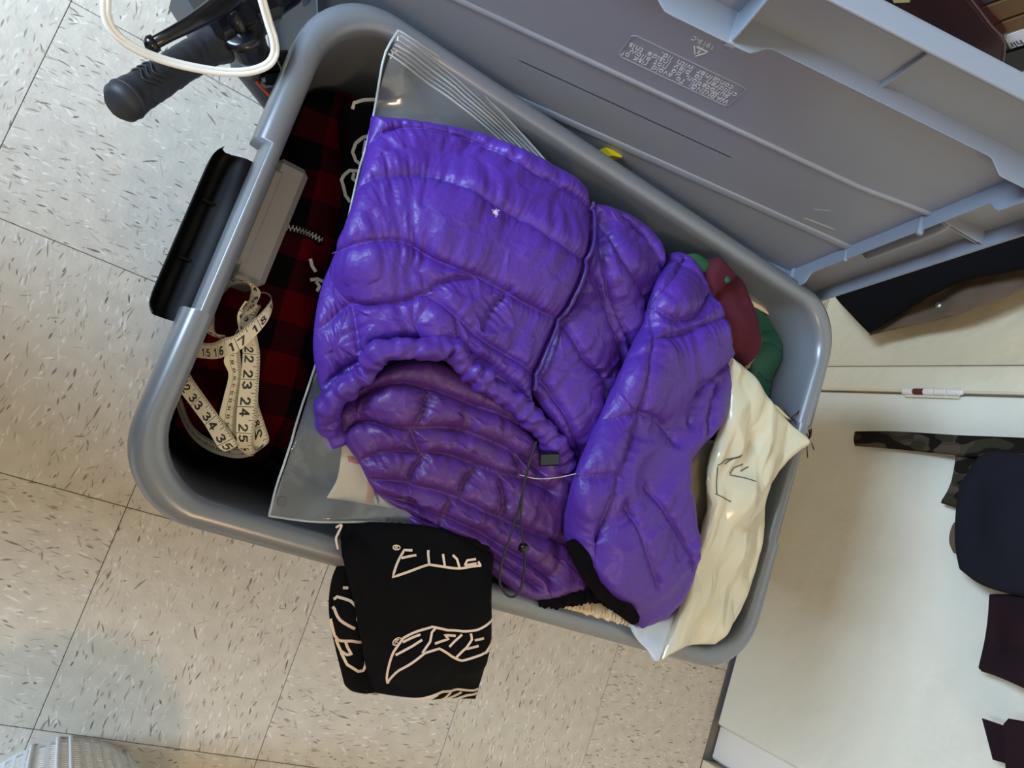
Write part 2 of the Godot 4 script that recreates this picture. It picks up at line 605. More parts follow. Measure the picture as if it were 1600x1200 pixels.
# ---------------------------------------------------------------- printed surfaces
func tile_image(seed_: int) -> ImageTexture:
	var N := 640
	rng.seed = seed_
	var im := Image.create(N, N, false, Image.FORMAT_RGB8)
	for y in N:
		for x in N:
			var k := 1.0 + 0.030 * noise.get_noise_2d(x * 1.6 + seed_ * 999, y * 1.6) + 0.012 * noise.get_noise_2d(x * 20.0, y * 20.0 + seed_ * 77)
			im.set_pixel(x, y, Color(0.785 * k, 0.752 * k, 0.700 * k))
	var cols := [rgb(150, 138, 124), rgb(120, 108, 94), rgb(165, 152, 138), rgb(98, 88, 76), rgb(230, 226, 220), rgb(222, 214, 204), rgb(236, 234, 232), rgb(186, 166, 148)]
	for f in 880:
		var ci: int = [0, 1, 2, 3, 4, 4, 5, 6, 7][rng.randi() % 9]
		var c: Color = cols[ci]
		var lng := rng.randf_range(3.5, 15.0) * (1.0 if rng.randf() < 0.86 else 1.9)
		var wid := rng.randf_range(0.7, 2.6) * (1.3 if ci >= 4 else 1.0)
		var ang := rng.randfn(0.0, 0.28) + (1.2 if rng.randf() < 0.06 else 0.0)
		var ox := rng.randf() * N
		var oy := rng.randf() * N
		var ca := cos(ang)
		var sa := sin(ang)
		var op := rng.randf_range(0.35, 0.95) * (0.75 if ci >= 4 else 1.0)
		var bend := rng.randf_range(-0.012, 0.012)
		var sk := rng.randf_range(-0.4, 0.4)
		var R := int(lng + 3)
		for dy in range(-R, R + 1):
			for dx in range(-R, R + 1):
				var a := (dx * ca + dy * sa) / lng
				if abs(a) >= 1.0: continue
				var b := (-dx * sa + dy * ca) - bend * a * a * lng * 8.0 - sk * a * wid
				var w: float = wid * (1.0 - pow(abs(a), 1.7)) + 0.25
				var cov: float = clamp(w - abs(b) + 0.5, 0, 1) * op
				if cov <= 0: continue
				var x := posmod(int(ox) + dx, N)
				var y := posmod(int(oy) + dy, N)
				im.set_pixel(x, y, im.get_pixel(x, y).lerp(c, cov))
	return img_tex(im)
var GLYPH := {
	"0": [[0.5, 0, 0.12, 0.2, 0.08, 0.5, 0.12, 0.8, 0.5, 1, 0.88, 0.8, 0.92, 0.5, 0.88, 0.2, 0.5, 0]], "1": [[0.2, 0.22, 0.55, 0, 0.55, 1]],
	"2": [[0.08, 0.25, 0.25, 0.04, 0.6, 0, 0.88, 0.15, 0.85, 0.4, 0.5, 0.68, 0.08, 1, 0.95, 1]], "3": [[0.1, 0.15, 0.4, 0, 0.8, 0.08, 0.85, 0.32, 0.45, 0.46, 0.88, 0.6, 0.9, 0.85, 0.5, 1, 0.08, 0.85]],
	"4": [[0.7, 1, 0.7, 0, 0.05, 0.7, 0.98, 0.7]], "5": [[0.9, 0, 0.2, 0, 0.12, 0.45, 0.55, 0.36, 0.9, 0.55, 0.85, 0.88, 0.45, 1, 0.08, 0.88]],
	"6": [[0.85, 0.08, 0.45, 0.05, 0.12, 0.4, 0.1, 0.8, 0.45, 1, 0.85, 0.88, 0.9, 0.6, 0.55, 0.42, 0.12, 0.65]], "7": [[0.05, 0, 0.95, 0, 0.4, 1]],
	"8": [[0.5, 0.46, 0.15, 0.3, 0.2, 0.08, 0.5, 0, 0.82, 0.1, 0.85, 0.32, 0.5, 0.46, 0.08, 0.68, 0.14, 0.92, 0.5, 1, 0.88, 0.92, 0.92, 0.68, 0.5, 0.46]], "9": [[0.9, 0.4, 0.5, 0.56, 0.12, 0.4, 0.15, 0.1, 0.5, 0, 0.88, 0.15, 0.9, 0.5, 0.7, 0.9, 0.2, 1]]}
func ink_line(im: Image, a: Vector2, b: Vector2, w: float, c: Color):
	var lo := Vector2(min(a.x, b.x), min(a.y, b.y)) - Vector2.ONE * (w + 1)
	var hi := Vector2(max(a.x, b.x), max(a.y, b.y)) + Vector2.ONE * (w + 1)
	for y in range(max(0, int(lo.y)), min(im.get_height(), int(hi.y) + 1)):
		for x in range(max(0, int(lo.x)), min(im.get_width(), int(hi.x) + 1)):
			var p := Vector2(x + 0.5, y + 0.5)
			var d := p.distance_to(Geometry2D.get_closest_point_to_segment(p, a, b))
			var k: float = clamp(w * 0.5 - d + 0.5, 0, 1)
			if k > 0: im.set_pixel(x, y, im.get_pixel(x, y).lerp(c, k))
func ink_text(im: Image, s: String, x: float, y: float, gw: float, gh: float, gap: float, w: float, c: Color):
	for ch in s:
		for l in GLYPH[ch]:
			for i in range(0, l.size() - 2, 2):
				ink_line(im, Vector2(x + l[i] * gw, y + l[i + 1] * gh), Vector2(x + l[i + 2] * gw, y + l[i + 3] * gh), w, c)
		x += gw + gap
func tape_image() -> ImageTexture:               # rows: inches 6-26, inches 26-46, centimetres of the back
	var W := 2048
	var im := Image.create(W, 288, false, Image.FORMAT_RGB8)
	im.fill(rgb(226, 216, 190))
	var ink := rgb(24, 22, 22)
	var ppi := W / 20.0
	for r in 2:
		var y0 := r * 96.0
		for n in range(0, 321):
			var x := n * ppi / 16.0
			var ln := 13.0
			if n % 2 == 0: ln = 20.0
			if n % 8 == 0: ln = 36.0
			if n % 16 == 0: ln = 95.0
			ink_line(im, Vector2(x, y0 + 1), Vector2(x, y0 + ln), 2.2, ink)
		for i in 21:
			var s := str(6 + r * 20 + i)
			if s.length() == 1: ink_text(im, s, i * ppi - 34, y0 + 38, 26, 42, 16, 8, ink)
			else: ink_text(im, s, i * ppi - 34, y0 + 38, 26, 42, 17, 8, ink)
	for n in range(0, 510):
		ink_line(im, Vector2(n * 4.02, 193), Vector2(n * 4.02, 193 + (34 if n % 10 == 0 else 22)), 1.5, ink)
	ink_line(im, Vector2(0, 254), Vector2(W, 254), 1.5, ink)
	for i in 50: ink_text(im, str(80 + i), i * 40.2 - 9, 234, 8, 15, 4, 3, ink)
	return img_tex(im)
func plaid_image() -> ImageTexture:
	var N := 256
	var im := Image.create(N, N, false, Image.FORMAT_RGB8)
	var red := rgb(78, 3, 12)
	var blk := rgb(12, 10, 12)
	for y in N:
		for x in N:
			var a := x < N / 2
			var b := y < N / 2
			var c := blk
			if a and b: c = red
			elif a or b: c = red if posmod(x + y, 10) < 4 else blk
			im.set_pixel(x, y, c)
	return img_tex(im)
func camo_image() -> ImageTexture:
	var N := 256
	var im := Image.create(N, N, false, Image.FORMAT_RGB8)
	for y in N:
		for x in N:
			var a := noise.get_noise_2d(x * 4.0, y * 1.6)
			var b := noise.get_noise_2d(x * 3.0 + 9000, y * 1.4)
			var c := rgb(72, 65, 54)
			if a > 0.12: c = rgb(34, 29, 26)
			elif b > 0.1: c = rgb(56, 54, 42)
			elif b < -0.3: c = rgb(84, 72, 62)
			im.set_pixel(x, y, c)
	return img_tex(im)

func make_materials():
	var fine := noise_tex(0.02, 512, true, 6.0, 3)
	var crease := noise_tex(0.008, 1024, true, 10.0, 8)
	(crease.noise as FastNoiseLite).fractal_type = FastNoiseLite.FRACTAL_RIDGED
	(crease.noise as FastNoiseLite).fractal_octaves = 3
	var weave := noise_tex(0.12, 256, true, 5.0, 5)
	M.floor = mat(rgb(120, 112, 100), 0.7)
	for i in 2:
		var m := mat(Color.WHITE, 0.42, 0.45)
		m.albedo_texture = tile_image(11 + i)
		grain_uv(m, weave)
		M["tile%d" % i] = m
	M.tote = mat(rgb(115, 119, 125), 0.30, 0.8)
	M.lid = mat(rgb(138, 145, 157), 0.34, 0.6)
	M.black_plastic = mat(rgb(14, 14, 14), 0.5, 0.25)
	M.grey_plate = mat(rgb(135, 134, 132), 0.5)
	M.wall = grain(mat(rgb(222, 208, 178), 0.55), 1.2, 0.25, fine)
	M.door = grain(mat(rgb(232, 228, 212), 0.45), 1.2, 0.2, fine)
	M.trim = grain(mat(rgb(230, 220, 194), 0.45), 1.2, 0.25, fine)
	M.white_paint = mat(rgb(236, 230, 222), 0.4)
	M.rust = mat(rgb(92, 36, 24), 0.7)
	M.shell = grain(mat(rgb(80, 44, 148), 0.44, 0.45), 5.0, 0.4, crease)
	M.lining = grain(mat(rgb(84, 44, 122), 0.42, 0.45), 5.0, 0.45, crease)
	M.thread = mat(rgb(92, 56, 170), 0.4)
	M.thread_dark = mat(rgb(60, 32, 110), 0.5)
	M.fleece = grain(mat(rgb(14, 12, 14), 0.95, 0.2), 60.0, 1.0, weave)
	M.cord = mat(rgb(26, 18, 24), 0.6)
	M.black_cloth = grain(mat(rgb(17, 16, 18), 0.92, 0.2), 40.0, 0.8, weave)
	M.print = mat(rgb(232, 208, 186), 0.8, 0.2)
	M.white_print = mat(rgb(228, 222, 214), 0.8, 0.2)
	M.plaid = mat(Color.WHITE, 0.95, 0.15)
	M.plaid.albedo_texture = plaid_image()
	M.zip = mat(rgb(190, 185, 178), 0.35)
	M.zip.metallic = 0.8
	M.tape = mat(Color.WHITE, 0.45)
	M.tape.albedo_texture = tape_image()
	M.bag = mat(Color(0.78, 0.80, 0.82, 0.11), 0.12, 0.7)
	M.bag.transparency = BaseMaterial3D.TRANSPARENCY_ALPHA
	M.bag_edge = mat(Color(0.82, 0.84, 0.84, 0.5), 0.25, 0.6)
	M.bag_edge.transparency = BaseMaterial3D.TRANSPARENCY_ALPHA
	M.mailer = mat(rgb(206, 198, 170), 0.24, 0.8)
	M.grey_film = mat(rgb(188, 200, 218), 0.3, 0.6)
	M.dull_film = mat(rgb(150, 140, 118), 0.4, 0.5)
	M.ink = mat(rgb(60, 60, 66), 0.7)
	M.maroon = grain(mat(rgb(86, 38, 50), 0.9, 0.2), 40.0, 0.5, weave)
	M.green = grain(mat(rgb(24, 84, 64), 0.6), 20.0, 0.2, weave)
	M.green_cloth = mat(rgb(50, 92, 62), 0.85, 0.2)
	M.cream = grain(mat(rgb(226, 206, 172), 0.9, 0.2), 30.0, 0.5, weave)
	M.card = mat(rgb(236, 214, 172), 0.5)
	M.orange = mat(rgb(216, 142, 66), 0.5)
	M.red = mat(rgb(190, 24, 30), 0.5)
	M.blue_patch = mat(rgb(96, 150, 190), 0.6)
	M.white_plastic = mat(rgb(236, 236, 236), 0.38)
	M.white_cord = mat(rgb(240, 240, 238), 0.42)
	M.rubber = mat(rgb(34, 36, 42), 0.55, 0.5)
	M.gloss_black = mat(rgb(14, 14, 17), 0.22, 0.5)
	M.frame_grey = mat(rgb(62, 64, 66), 0.45)
	M.orange_stripe = mat(rgb(235, 84, 40), 0.5)
	M.steel = mat(rgb(150, 150, 152), 0.3)
	M.steel.metallic = 0.9
	M.navy = grain(mat(rgb(34, 34, 42), 0.9, 0.2), 30.0, 0.6, weave)
	M.plum = grain(mat(rgb(42, 28, 33), 0.9, 0.2), 30.0, 0.5, weave)
	M.camo = mat(Color.WHITE, 0.95, 0.15)
	M.camo.albedo_texture = camo_image()
	M.tan_cloth = grain(mat(rgb(104, 88, 74), 0.9, 0.2), 30.0, 0.5, weave)
	M.bin = mat(rgb(52, 16, 22), 0.18, 0.5)
	M.book_brown = mat(rgb(104, 78, 48), 0.6)
	M.book_white = mat(rgb(222, 220, 230), 0.5)
	M.paper = mat(rgb(220, 200, 140), 0.7)
	M.dim_bounce_ceiling = mat(rgb(168, 154, 130), 0.8)  # unseen ceiling, darkened to cut the bounced light
	M.warm_bounce_wall = mat(rgb(132, 108, 76), 0.8)  # unseen walls, tan chosen to bounce a dim warm light
func grain_uv(m: StandardMaterial3D, tex: Texture2D):
	m.normal_enabled = true
	m.normal_texture = tex
	m.normal_scale = 0.06

# ---------------------------------------------------------------- the room
func build_room():
	var fl = part("floor", boxmesh(Vector3(-0.3, -0.0535, 0.35), Vector3(4.0, 0.1, 3.6), 0.0), M.floor, self)
	tag(fl, "pale speckled vinyl tile floor under the open storage tote", "floor", "", "structure")
	var meshes := []
	for turn in 2:                               # a tile with a hairline chamfer, its pattern running one way or the other
		var st := st_new()
		var w := T - 0.0009
		cbox(st, Vector3.ZERO, Vector3(w, 0.004, w), 0.0006)
		var am := fin(st)
		var mdt := am.surface_get_arrays(0)
		var uv := PackedVector2Array()
		for p in mdt[Mesh.ARRAY_VERTEX]:
			var q := Vector2(p.x / T + 0.5, p.z / T + 0.5)
			uv.append(q if turn == 0 else Vector2(q.y, 1.0 - q.x))
		mdt[Mesh.ARRAY_TEX_UV] = uv
		var o := ArrayMesh.new()
		o.add_surface_from_arrays(Mesh.PRIMITIVE_TRIANGLES, mdt)
		meshes.append(o)
	for i in range(-6, 2):
		for k in range(-3, 4):
			if X0 + (i + 1) * T < -1.2: continue
			var t := MeshInstance3D.new()
			t.name = "tile"
			t.mesh = meshes[0 if posmod(i + k, 2) == 1 else 1]
			t.material_override = M["tile%d" % posmod(i * 7 + k * 3 + (i * k) / 2, 2)]
			t.position = Vector3(X0 + (i + 0.5) * T, -0.002, Z0 - (k + 0.5) * T)
			if posmod(i + 2 * k, 3) == 0: t.rotation.y = PI
			fl.add_child(t, true)
	var wf = part("wall_far", boxmesh(Vector3(-1.43, 1.25, WALL_Z - 0.06), Vector3(1.78, 2.7, 0.12), 0.0), M.wall, self)
	tag(wf, "cream painted wall beside the closet door frame", "wall", "", "structure")
	var wf2 = part("wall_far_header", boxmesh(Vector3(0.6, 2.4, WALL_Z - 0.06), Vector3(2.28, 0.5, 0.12), 0.0), M.wall, self)
	tag(wf2, "cream painted wall above the closet door", "wall", "", "structure")
	var wf3 = part("wall_far_side", boxmesh(Vector3(1.02, 1.08, WALL_Z - 0.06), Vector3(1.36, 2.16, 0.12), 0.0), M.wall, self)
	tag(wf3, "cream painted wall past the free edge of the closet door", "wall", "", "structure")
	var wl = part("wall_left", boxmesh(Vector3(-2.3, 1.25, 0.35), Vector3(0.1, 2.7, 3.6), 0.0), M.warm_bounce_wall, self)
	tag(wl, "unseen plain tan wall at the left, toned for warm bounced light", "wall", "", "structure")
	var wr = part("wall_right", boxmesh(Vector3(1.72, 1.25, 0.35), Vector3(0.1, 2.7, 3.6), 0.0), M.warm_bounce_wall, self)
	tag(wr, "unseen plain tan wall at the right, toned for warm bounced light", "wall", "", "structure")
	var ce = part("ceiling", boxmesh(Vector3(-0.3, 2.65, 0.35), Vector3(4.1, 0.1, 3.6), 0.0), M.dim_bounce_ceiling, self)
	tag(ce, "unseen plain tan ceiling, toned down to dim the bounced light", "ceiling", "", "structure")
	# unseen back wall, its window opening placed to light the tote and door
	var wx0 := -0.8; var wx1 := 0.8; var wy0 := 0.85; var wy1 := 2.2; var wz := 2.15
	var st := st_new()
	cbox(st, Vector3(-0.3, wy0 / 2 - 0.05, wz), Vector3(4.1, wy0 + 0.1, 0.1), 0.0)
	cbox(st, Vector3(-0.3, (wy1 + 2.7) / 2, wz), Vector3(4.1, 2.7 - wy1, 0.1), 0.0)
	cbox(st, Vector3((-2.35 + wx0) / 2, (wy0 + wy1) / 2, wz), Vector3(wx0 + 2.35, wy1 - wy0, 0.1), 0.0)
	cbox(st, Vector3((1.77 + wx1) / 2, (wy0 + wy1) / 2, wz), Vector3(1.77 - wx1, wy1 - wy0, 0.1), 0.0)
	var wb = part("wall_back", fin(st), M.warm_bounce_wall, self)
	tag(wb, "unseen tan wall with the window behind the viewer, toned for warm bounced light", "wall", "", "structure")
	st = st_new()
	for b in [[(wx0 + wx1) / 2, wy0 + 0.02, wx1 - wx0, 0.04], [(wx0 + wx1) / 2, wy1 - 0.02, wx1 - wx0, 0.04], [wx0 + 0.02, (wy0 + wy1) / 2, 0.04, wy1 - wy0], [wx1 - 0.02, (wy0 + wy1) / 2, 0.04, wy1 - wy0], [(wx0 + wx1) / 2, (wy0 + wy1) / 2, wx1 - wx0, 0.04]]:
		cbox(st, Vector3(b[0], b[1], wz), Vector3(b[2], b[3], 0.05), 0.004)
	var wi = part("window_1", fin(st), M.white_paint, self)
	tag(wi, "unseen white sash window frame in the back wall behind the viewer", "window", "", "structure")

	# added behind the camera in place of the viewer's body, shading tote and door
	var bk := thing("added_shade_blocker", "added tall brown wooden shelving behind the viewer, blocking light in place of the body of the viewer", "added_shade_blocker", Vector3(0.10, 0, 0.70))
	for e in [-1.0, 1.0]: part("side_panel", boxmesh(Vector3(0.10 + e * 0.23, 0.75, 0.70), Vector3(0.02, 1.5, 0.24), 0.002), M.book_brown, bk)
	part("back_panel", boxmesh(Vector3(0.10, 0.75, 0.814), Vector3(0.44, 1.48, 0.008), 0.001), M.book_brown, bk)
	for e in 5: part("shelf", boxmesh(Vector3(0.10, 0.06 + e * 0.355, 0.695), Vector3(0.44, 0.02, 0.23), 0.002), M.book_brown, bk)

	# closet door, its frame and what lies beyond its free edge
	var hx := -0.482
	var dr := Node3D.new()
	dr.name = "door_1"
	dr.position = Vector3(hx, 0, WALL_Z)
	add_child(dr)
	tag(dr, "cream painted closet door hinged beside the wall trim", "door", "", "structure")
	part("door_panel", boxmesh(Vector3((hx + 0.002 + 0.262) / 2, 1.06, WALL_Z - 0.0185), Vector3(0.26 - hx, 2.1, 0.035), 0.003), M.door, dr)
	var tr = part("trim_1", boxmesh(Vector3(-0.511, 1.07, WALL_Z - 0.012), Vector3(0.054, 2.14, 0.034), 0.004), M.trim, self)
	tag(tr, "cream painted door casing between wall and closet door", "trim", "", "structure")
	var tr2 = part("trim_2", boxmesh(Vector3(0.2985, 1.07, WALL_Z - 0.035), Vector3(0.07, 2.14, 0.03), 0.004), M.white_paint, self)
	tag(tr2, "white door jamb along the free edge of the closet door", "trim", "", "structure")
	# hinge: painted barrel of five knuckles
	var hg := thing("door_hinge", "white painted door hinge with one rusty knuckle", "hinge", Vector3(hx, 0.243, WALL_Z + 0.006))
	for o in [-0.016, 0.016]:
		part("leaf", boxmesh(Vector3(hx + o * 0.4, 0.30, WALL_Z + 0.0045), Vector3(0.008, 0.108, 0.003), 0.001), M.trim, hg)
	var y := 0.243
	var segs := [[0.022, 0], [0.021, 1], [0.022, 0], [0.024, 0], [0.026, 0]]
	for i in 5:
		var l: float = segs[i][0]
		var r := 0.0068 if segs[i][1] == 0 else 0.0060
		part("knuckle", lathe(Vector3(hx, y, WALL_Z + 0.009), Vector3.UP, [[0, 0], [r * 0.8, 0.0002], [r, 0.002], [r, l - 0.003], [r * 0.8, l - 0.001], [0, l - 0.0008]], 16), M.rust if segs[i][1] else M.white_paint, hg, "rust stained knuckle" if segs[i][1] else "")
		y += l
	part("pin_tip", lathe(Vector3(hx, y - 0.001, WALL_Z + 0.009), Vector3.UP, [[0.005, 0], [0.005, 0.003], [0.002, 0.006], [0, 0.0065]], 14), M.white_paint, hg)

# ---------------------------------------------------------------- the tote
const TC := Vector3(-0.1703, 0, -0.4640)
const THX := 0.2703
const THZ := 0.4090
func ring(inset: float, y: float, rad: float, latch := 0.0) -> PackedVector3Array:
	var hx := THX - inset
	var hz := THZ - inset
	var r: float = max(rad - inset * 0.5, 0.01)
	r = min(r, min(hx, hz))
	var out := PackedVector3Array()
	var lx := 0.085
	for c in 4:
		var sx: float = [1.0, -1.0, -1.0, 1.0][c]
		var sz: float = [1.0, 1.0, -1.0, -1.0][c]
		var cen := Vector3(TC.x + sx * (hx - r), y, TC.z + sz * (hz - r))
		for k in 11:
			var a := PI / 2 * k / 10.0 + PI / 2 * c
			out.append(cen + Vector3(cos(a), 0, sin(a)) * r)
		if c == 0 or c == 2:                     # the two short sides carry a narrowed run of rim for the latch
			for q in [1.012, 1.0, -1.0, -1.012]:
				out.append(Vector3(TC.x + sx * lx * q, y, TC.z + sz * (hz - (latch if abs(q) == 1.0 else 0.0))))
		else:
			for q in [0.5, 0.0, -0.5]:
				out.append(Vector3(TC.x + sx * hx, y, TC.z + sz * -1.0 * -(hz - r) * q))
	return out
func build_tote():
	var t := thing("storage_tote", "large open grey plastic storage tote full of clothes on the floor", "tote", TC)
	var rows := []
	for q in [[0.27, 0.0, 0], [0.062, 0.0, 0], [0.052, 0.004, 0], [0.047, 0.015, 0], [0.022, 0.40, 0], [0.021, 0.409, 0], [0.004, 0.409, 0.007], [0.0008, 0.411, 0.009], [0.0, 0.416, 0.009], [0.0, 0.434, 0.009], [0.0015, 0.441, 0.009], [0.0055, 0.4475, 0.008], [0.011, 0.4505, 0.004], [0.017, 0.4505, 0.001], [0.0225, 0.4485, 0], [0.0262, 0.444, 0], [0.028, 0.436, 0], [0.0285, 0.41, 0], [0.0535, 0.02, 0], [0.058, 0.011, 0], [0.068, 0.008, 0], [0.27, 0.008, 0]]:
		rows.append(ring(q[0], q[1], 0.078, q[2]))
	part("tub", grid(rows, true), M.tote, t)
	for e in [1.0, -1.0]:                        # latch pocket inside each short wall
		var zc: float = TC.z + e * (THZ - 0.047)
		var st := st_new()
		cbox(st, Vector3(TC.x - 0.028, 0.325, zc), Vector3(0.130, 0.16, 0.034), 0.006)
		cbox(st, Vector3(TC.x - 0.028, 0.396, TC.z + e * (THZ - 0.0355)), Vector3(0.104, 0.022, 0.014), 0.004)
		part("latch_pocket", fin(st), M.grey_plate if e > 0 else M.tote, t)
	# black latch swung open on the outside of the near end
	var l := thing("latch_handle", "black plastic latch swung open on the near end of the tote", "latch", Vector3(TC.x, 0.40, TC.z + THZ + 0.02))
	var rr := []
	var prof := [[0.0, 0.404], [0.008, 0.402], [0.015, 0.394], [0.021, 0.386], [0.027, 0.382], [0.032, 0.386], [0.0355, 0.397], [0.038, 0.397], [0.0365, 0.386], [0.033, 0.378], [0.027, 0.375], [0.019, 0.380], [0.012, 0.390], [0.006, 0.397], [0.0, 0.398]]
	for p in prof:
		var row := PackedVector3Array()
		for i in 41:
			var s := i / 20.0 - 1.0
			var tuck: float = pow(abs(s), 10.0)
			var z: float = min(p[0], 0.038 * (1.0 - 0.20 * pow(abs(s), 14.0)))
			row.append(Vector3(TC.x + 0.012 + s * 0.086, p[1] + 0.012 * tuck * (p[0] / 0.036), TC.z + THZ - 0.012 + z))
		rr.append(row)
	part("latch_body", grid(rr), M.black_plastic, l)
	for s in [-0.03, 0.03]: part("rib", boxmesh(Vector3(TC.x + 0.008 + s, 0.388, TC.z + THZ + 0.008), Vector3(0.003, 0.010, 0.020), 0.001), M.black_plastic, l)

# ---------------------------------------------------------------- the lid, standing on its long edge behind the tote
func text_mesh(s: String, h: float, dep := 0.0006) -> TextMesh:
	var f := SystemFont.new()
	f.font_names = PackedStringArray(["Droid Sans"])
	var m := TextMesh.new()
	m.font = f
	m.text = s
	m.font_size = 32
	m.pixel_size = h / 32.0
	m.depth = dep
	return m
func build_lid():
	var th := deg_to_rad(17.6)
	var B := Basis(Vector3(0, sin(th), -cos(th)), Vector3(0, cos(th), sin(th)), Vector3(1, 0, 0))
	var O := Vector3(-0.458, 0.45, -0.20)
	var L := thing("tote_lid", "grey plastic tote lid standing upright behind the tote, ribbed underside showing", "lid", O, B)
	var a0 := -0.152; var a1 := 0.541; var b0 := -0.206; var b1 := 0.203        # ring wall
	var A0 := -0.216; var A1 := 0.606; var B0 := -0.283; var B1 := 0.281        # outer skirt
	var rr := func(x0: float, x1: float, y0: float, y1: float, r: float, c: float) -> PackedVector3Array:
		var out := PackedVector3Array()
		for k in 4:
			var cx: float = [x1 - r, x0 + r, x0 + r, x1 - r][k]
			var cy: float = [y1 - r, y1 - r, y0 + r, y0 + r][k]
			for i in 9:
				var a := PI / 2 * (k + i / 8.0)
				out.append(Vector3(cx + cos(a) * r, cy + sin(a) * r, c))
		return out
	# plate with rolled skirt: back face, over the outer edge, down inside the skirt, across the gutter and panel
	var rows := []
	for q in [[0.2812, -0.006], [0.004, -0.006], [0.0008, -0.004], [0.0, 0.0], [0.0, 0.016], [0.001, 0.0178], [0.0035, 0.018], [0.0045, 0.0165], [0.0055, 0.001], [0.009, -0.002], [0.045, -0.002], [0.07, -0.001], [0.2812, -0.001]]:
		rows.append(rr.call(A0 + q[0], A1 - q[0], B0 + q[0], B1 - q[0], clamp(0.055 - q[0], 0.0005, 0.055), q[1]))
	local_part("lid_plate", grid(rows, true), M.lid, L)
	# ring wall whose height steps up in tabs at mid-side and by the corners
	var hgt_ := func(s: float, half: float, mid: bool) -> float:
		var k := 0.015
		var m := 0.0
		if mid: m = 1.0 - smoothstep(0.038, 0.058, abs(s))
		m = max(m, smoothstep(half - 0.060, half - 0.044, abs(s)))
		return k + 0.013 * m
	var wall := func(p: Vector3, d: Vector3, half: float, nrm: Vector3, mid: bool) -> ArrayMesh:
		var r := []
		for q in [[0.0014, 0.0], [0.0012, 1.0], [0.0, 1.03], [-0.0012, 1.0], [-0.0026, 0.0]]:
			var row := PackedVector3Array()
			for i in 121:
				var s := -half + 2 * half * i / 120.0
				row.append(p + d * s + nrm * q[0] + Vector3(0, 0, -0.002 + (hgt_.call(s, half, mid) + 0.002) * q[1]))
			r.append(row)
		return grid(r)
	var ac := (a0 + a1) / 2; var bc := (b0 + b1) / 2; var ah := (a1 - a0) / 2; var bh := (b1 - b0) / 2
	local_part("ring_wall", wall.call(Vector3(ac, b1, 0), Vector3(1, 0, 0), ah, Vector3(0, 1, 0), true), M.lid, L)
	local_part("ring_wall", wall.call(Vector3(ac, b0, 0), Vector3(1, 0, 0), ah, Vector3(0, -1, 0), true), M.lid, L)
	local_part("ring_wall", wall.call(Vector3(a1, bc, 0), Vector3(0, 1, 0), bh, Vector3(1, 0, 0), false), M.lid, L)
	local_part("ring_wall", wall.call(Vector3(a0, bc, 0), Vector3(0, 1, 0), bh, Vector3(-1, 0, 0), false), M.lid, L)
	# posts at the ring corners and by the middle tab
	for p in [[a1 - 0.002, b1 - 0.010, 0.027, 0.0045], [a1, b1 - 0.014, 0.026, 0.003], [a1 - 0.001, b0 + 0.012, 0.027, 0.0045], [0.2165, b1 - 0.003, 0.0285, 0.0055], [a1, 0.051, 0.020, 0.004], [a1, -0.078, 0.017, 0.003]]:
		local_part("post", lathe(Vector3(p[0], p[1], -0.002), Vector3(0, 0, 1), [[p[3], 0], [p[3], p[2]], [p[3] * 0.8, p[2] + 0.002], [0, p[2] + 0.0022]], 14), M.lid, L)
	# partitions across the gutter
	var fin_ := func(p: Vector3, d: Vector3, len_: float, h0: float, h1: float, w: float) -> ArrayMesh:
		var s := d.cross(Vector3(0, 0, 1)) * w / 2
		var r := []
		for q in [[-1.0, 0.0], [-0.7, 0.95], [0.0, 1.0], [0.7, 0.95], [1.0, 0.0]]:
			var row := PackedVector3Array()
			for i in 13:
				var x := i / 12.0
				row.append(p + d * len_ * x + s * q[0] + Vector3(0, 0, -0.003 + lerp(h0, h1, smoothstep(0, 1, x)) * q[1]))
			r.append(row)
		return grid(r)
	local_part("partition", fin_.call(Vector3(0.2165, b1, 0), Vector3(0, 1, 0), B1 - b1 - 0.004, 0.030, 0.022, 0.004), M.lid, L)
	local_part("partition", fin_.call(Vector3(0.359, b1, 0), Vector3(0, 1, 0), B1 - b1 - 0.004, 0.006, 0.004, 0.004), M.lid, L)
	local_part("partition", fin_.call(Vector3(0.06, b1, 0), Vector3(0, 1, 0), B1 - b1 - 0.004, 0.006, 0.004, 0.004), M.lid, L)
	local_part("partition", fin_.call(Vector3(a1, 0.075, 0), Vector3(1, 0, 0), A1 - a1 - 0.004, 0.012, 0.017, 0.003), M.lid, L)
	local_part("partition", fin_.call(Vector3(a1, 0.068, 0), Vector3(1, 0, 0), A1 - a1 - 0.004, 0.010, 0.015, 0.002), M.lid, L)
	# rounded latch recess in the far gutter and the matching one near
	for e in [0.0, 1.0]:
		var ax: float = (a1 + 0.020) if e == 0.0 else (a0 - 0.020)
		var pts := []
		for i in 15: pts.append(Vector3(ax, -0.075 + 0.152 * i / 14.0, -0.001))
		local_part("latch_recess", tube(pts, func(s): return 0.0135 * sqrt(clamp(1.0 - pow(abs(2 * s - 1), 8.0), 0.02, 1)), 14, 0.55, Vector3(1, 0, 0)), M.lid, L)
	# long swage lines in the panel: a rounded bead, and a groove shown as a low step
	var bead := []
	for i in 40:
		var s := i / 39.0
		bead.append(Vector3(lerp(a0, a1, s), 0.052 + 0.010 * smoothstep(0.86, 1.0, s), -0.0012))
	local_part("panel_bead", tube(bead, 0.0042, 12, 0.8, Vector3(0, 0, 1)), M.lid, L)
	var st := []
	for q in [[-0.0685, -0.0012], [-0.0700, 0.0012], [-0.0775, 0.0018], [-0.0815, 0.0012], [-0.083, -0.0012]]:
		var row := PackedVector3Array()
		for i in 31: row.append(Vector3(lerp(a0, a1, i / 30.0), q[0], q[1]))
		st.append(row)
	local_part("panel_step", grid(st), M.lid, L)
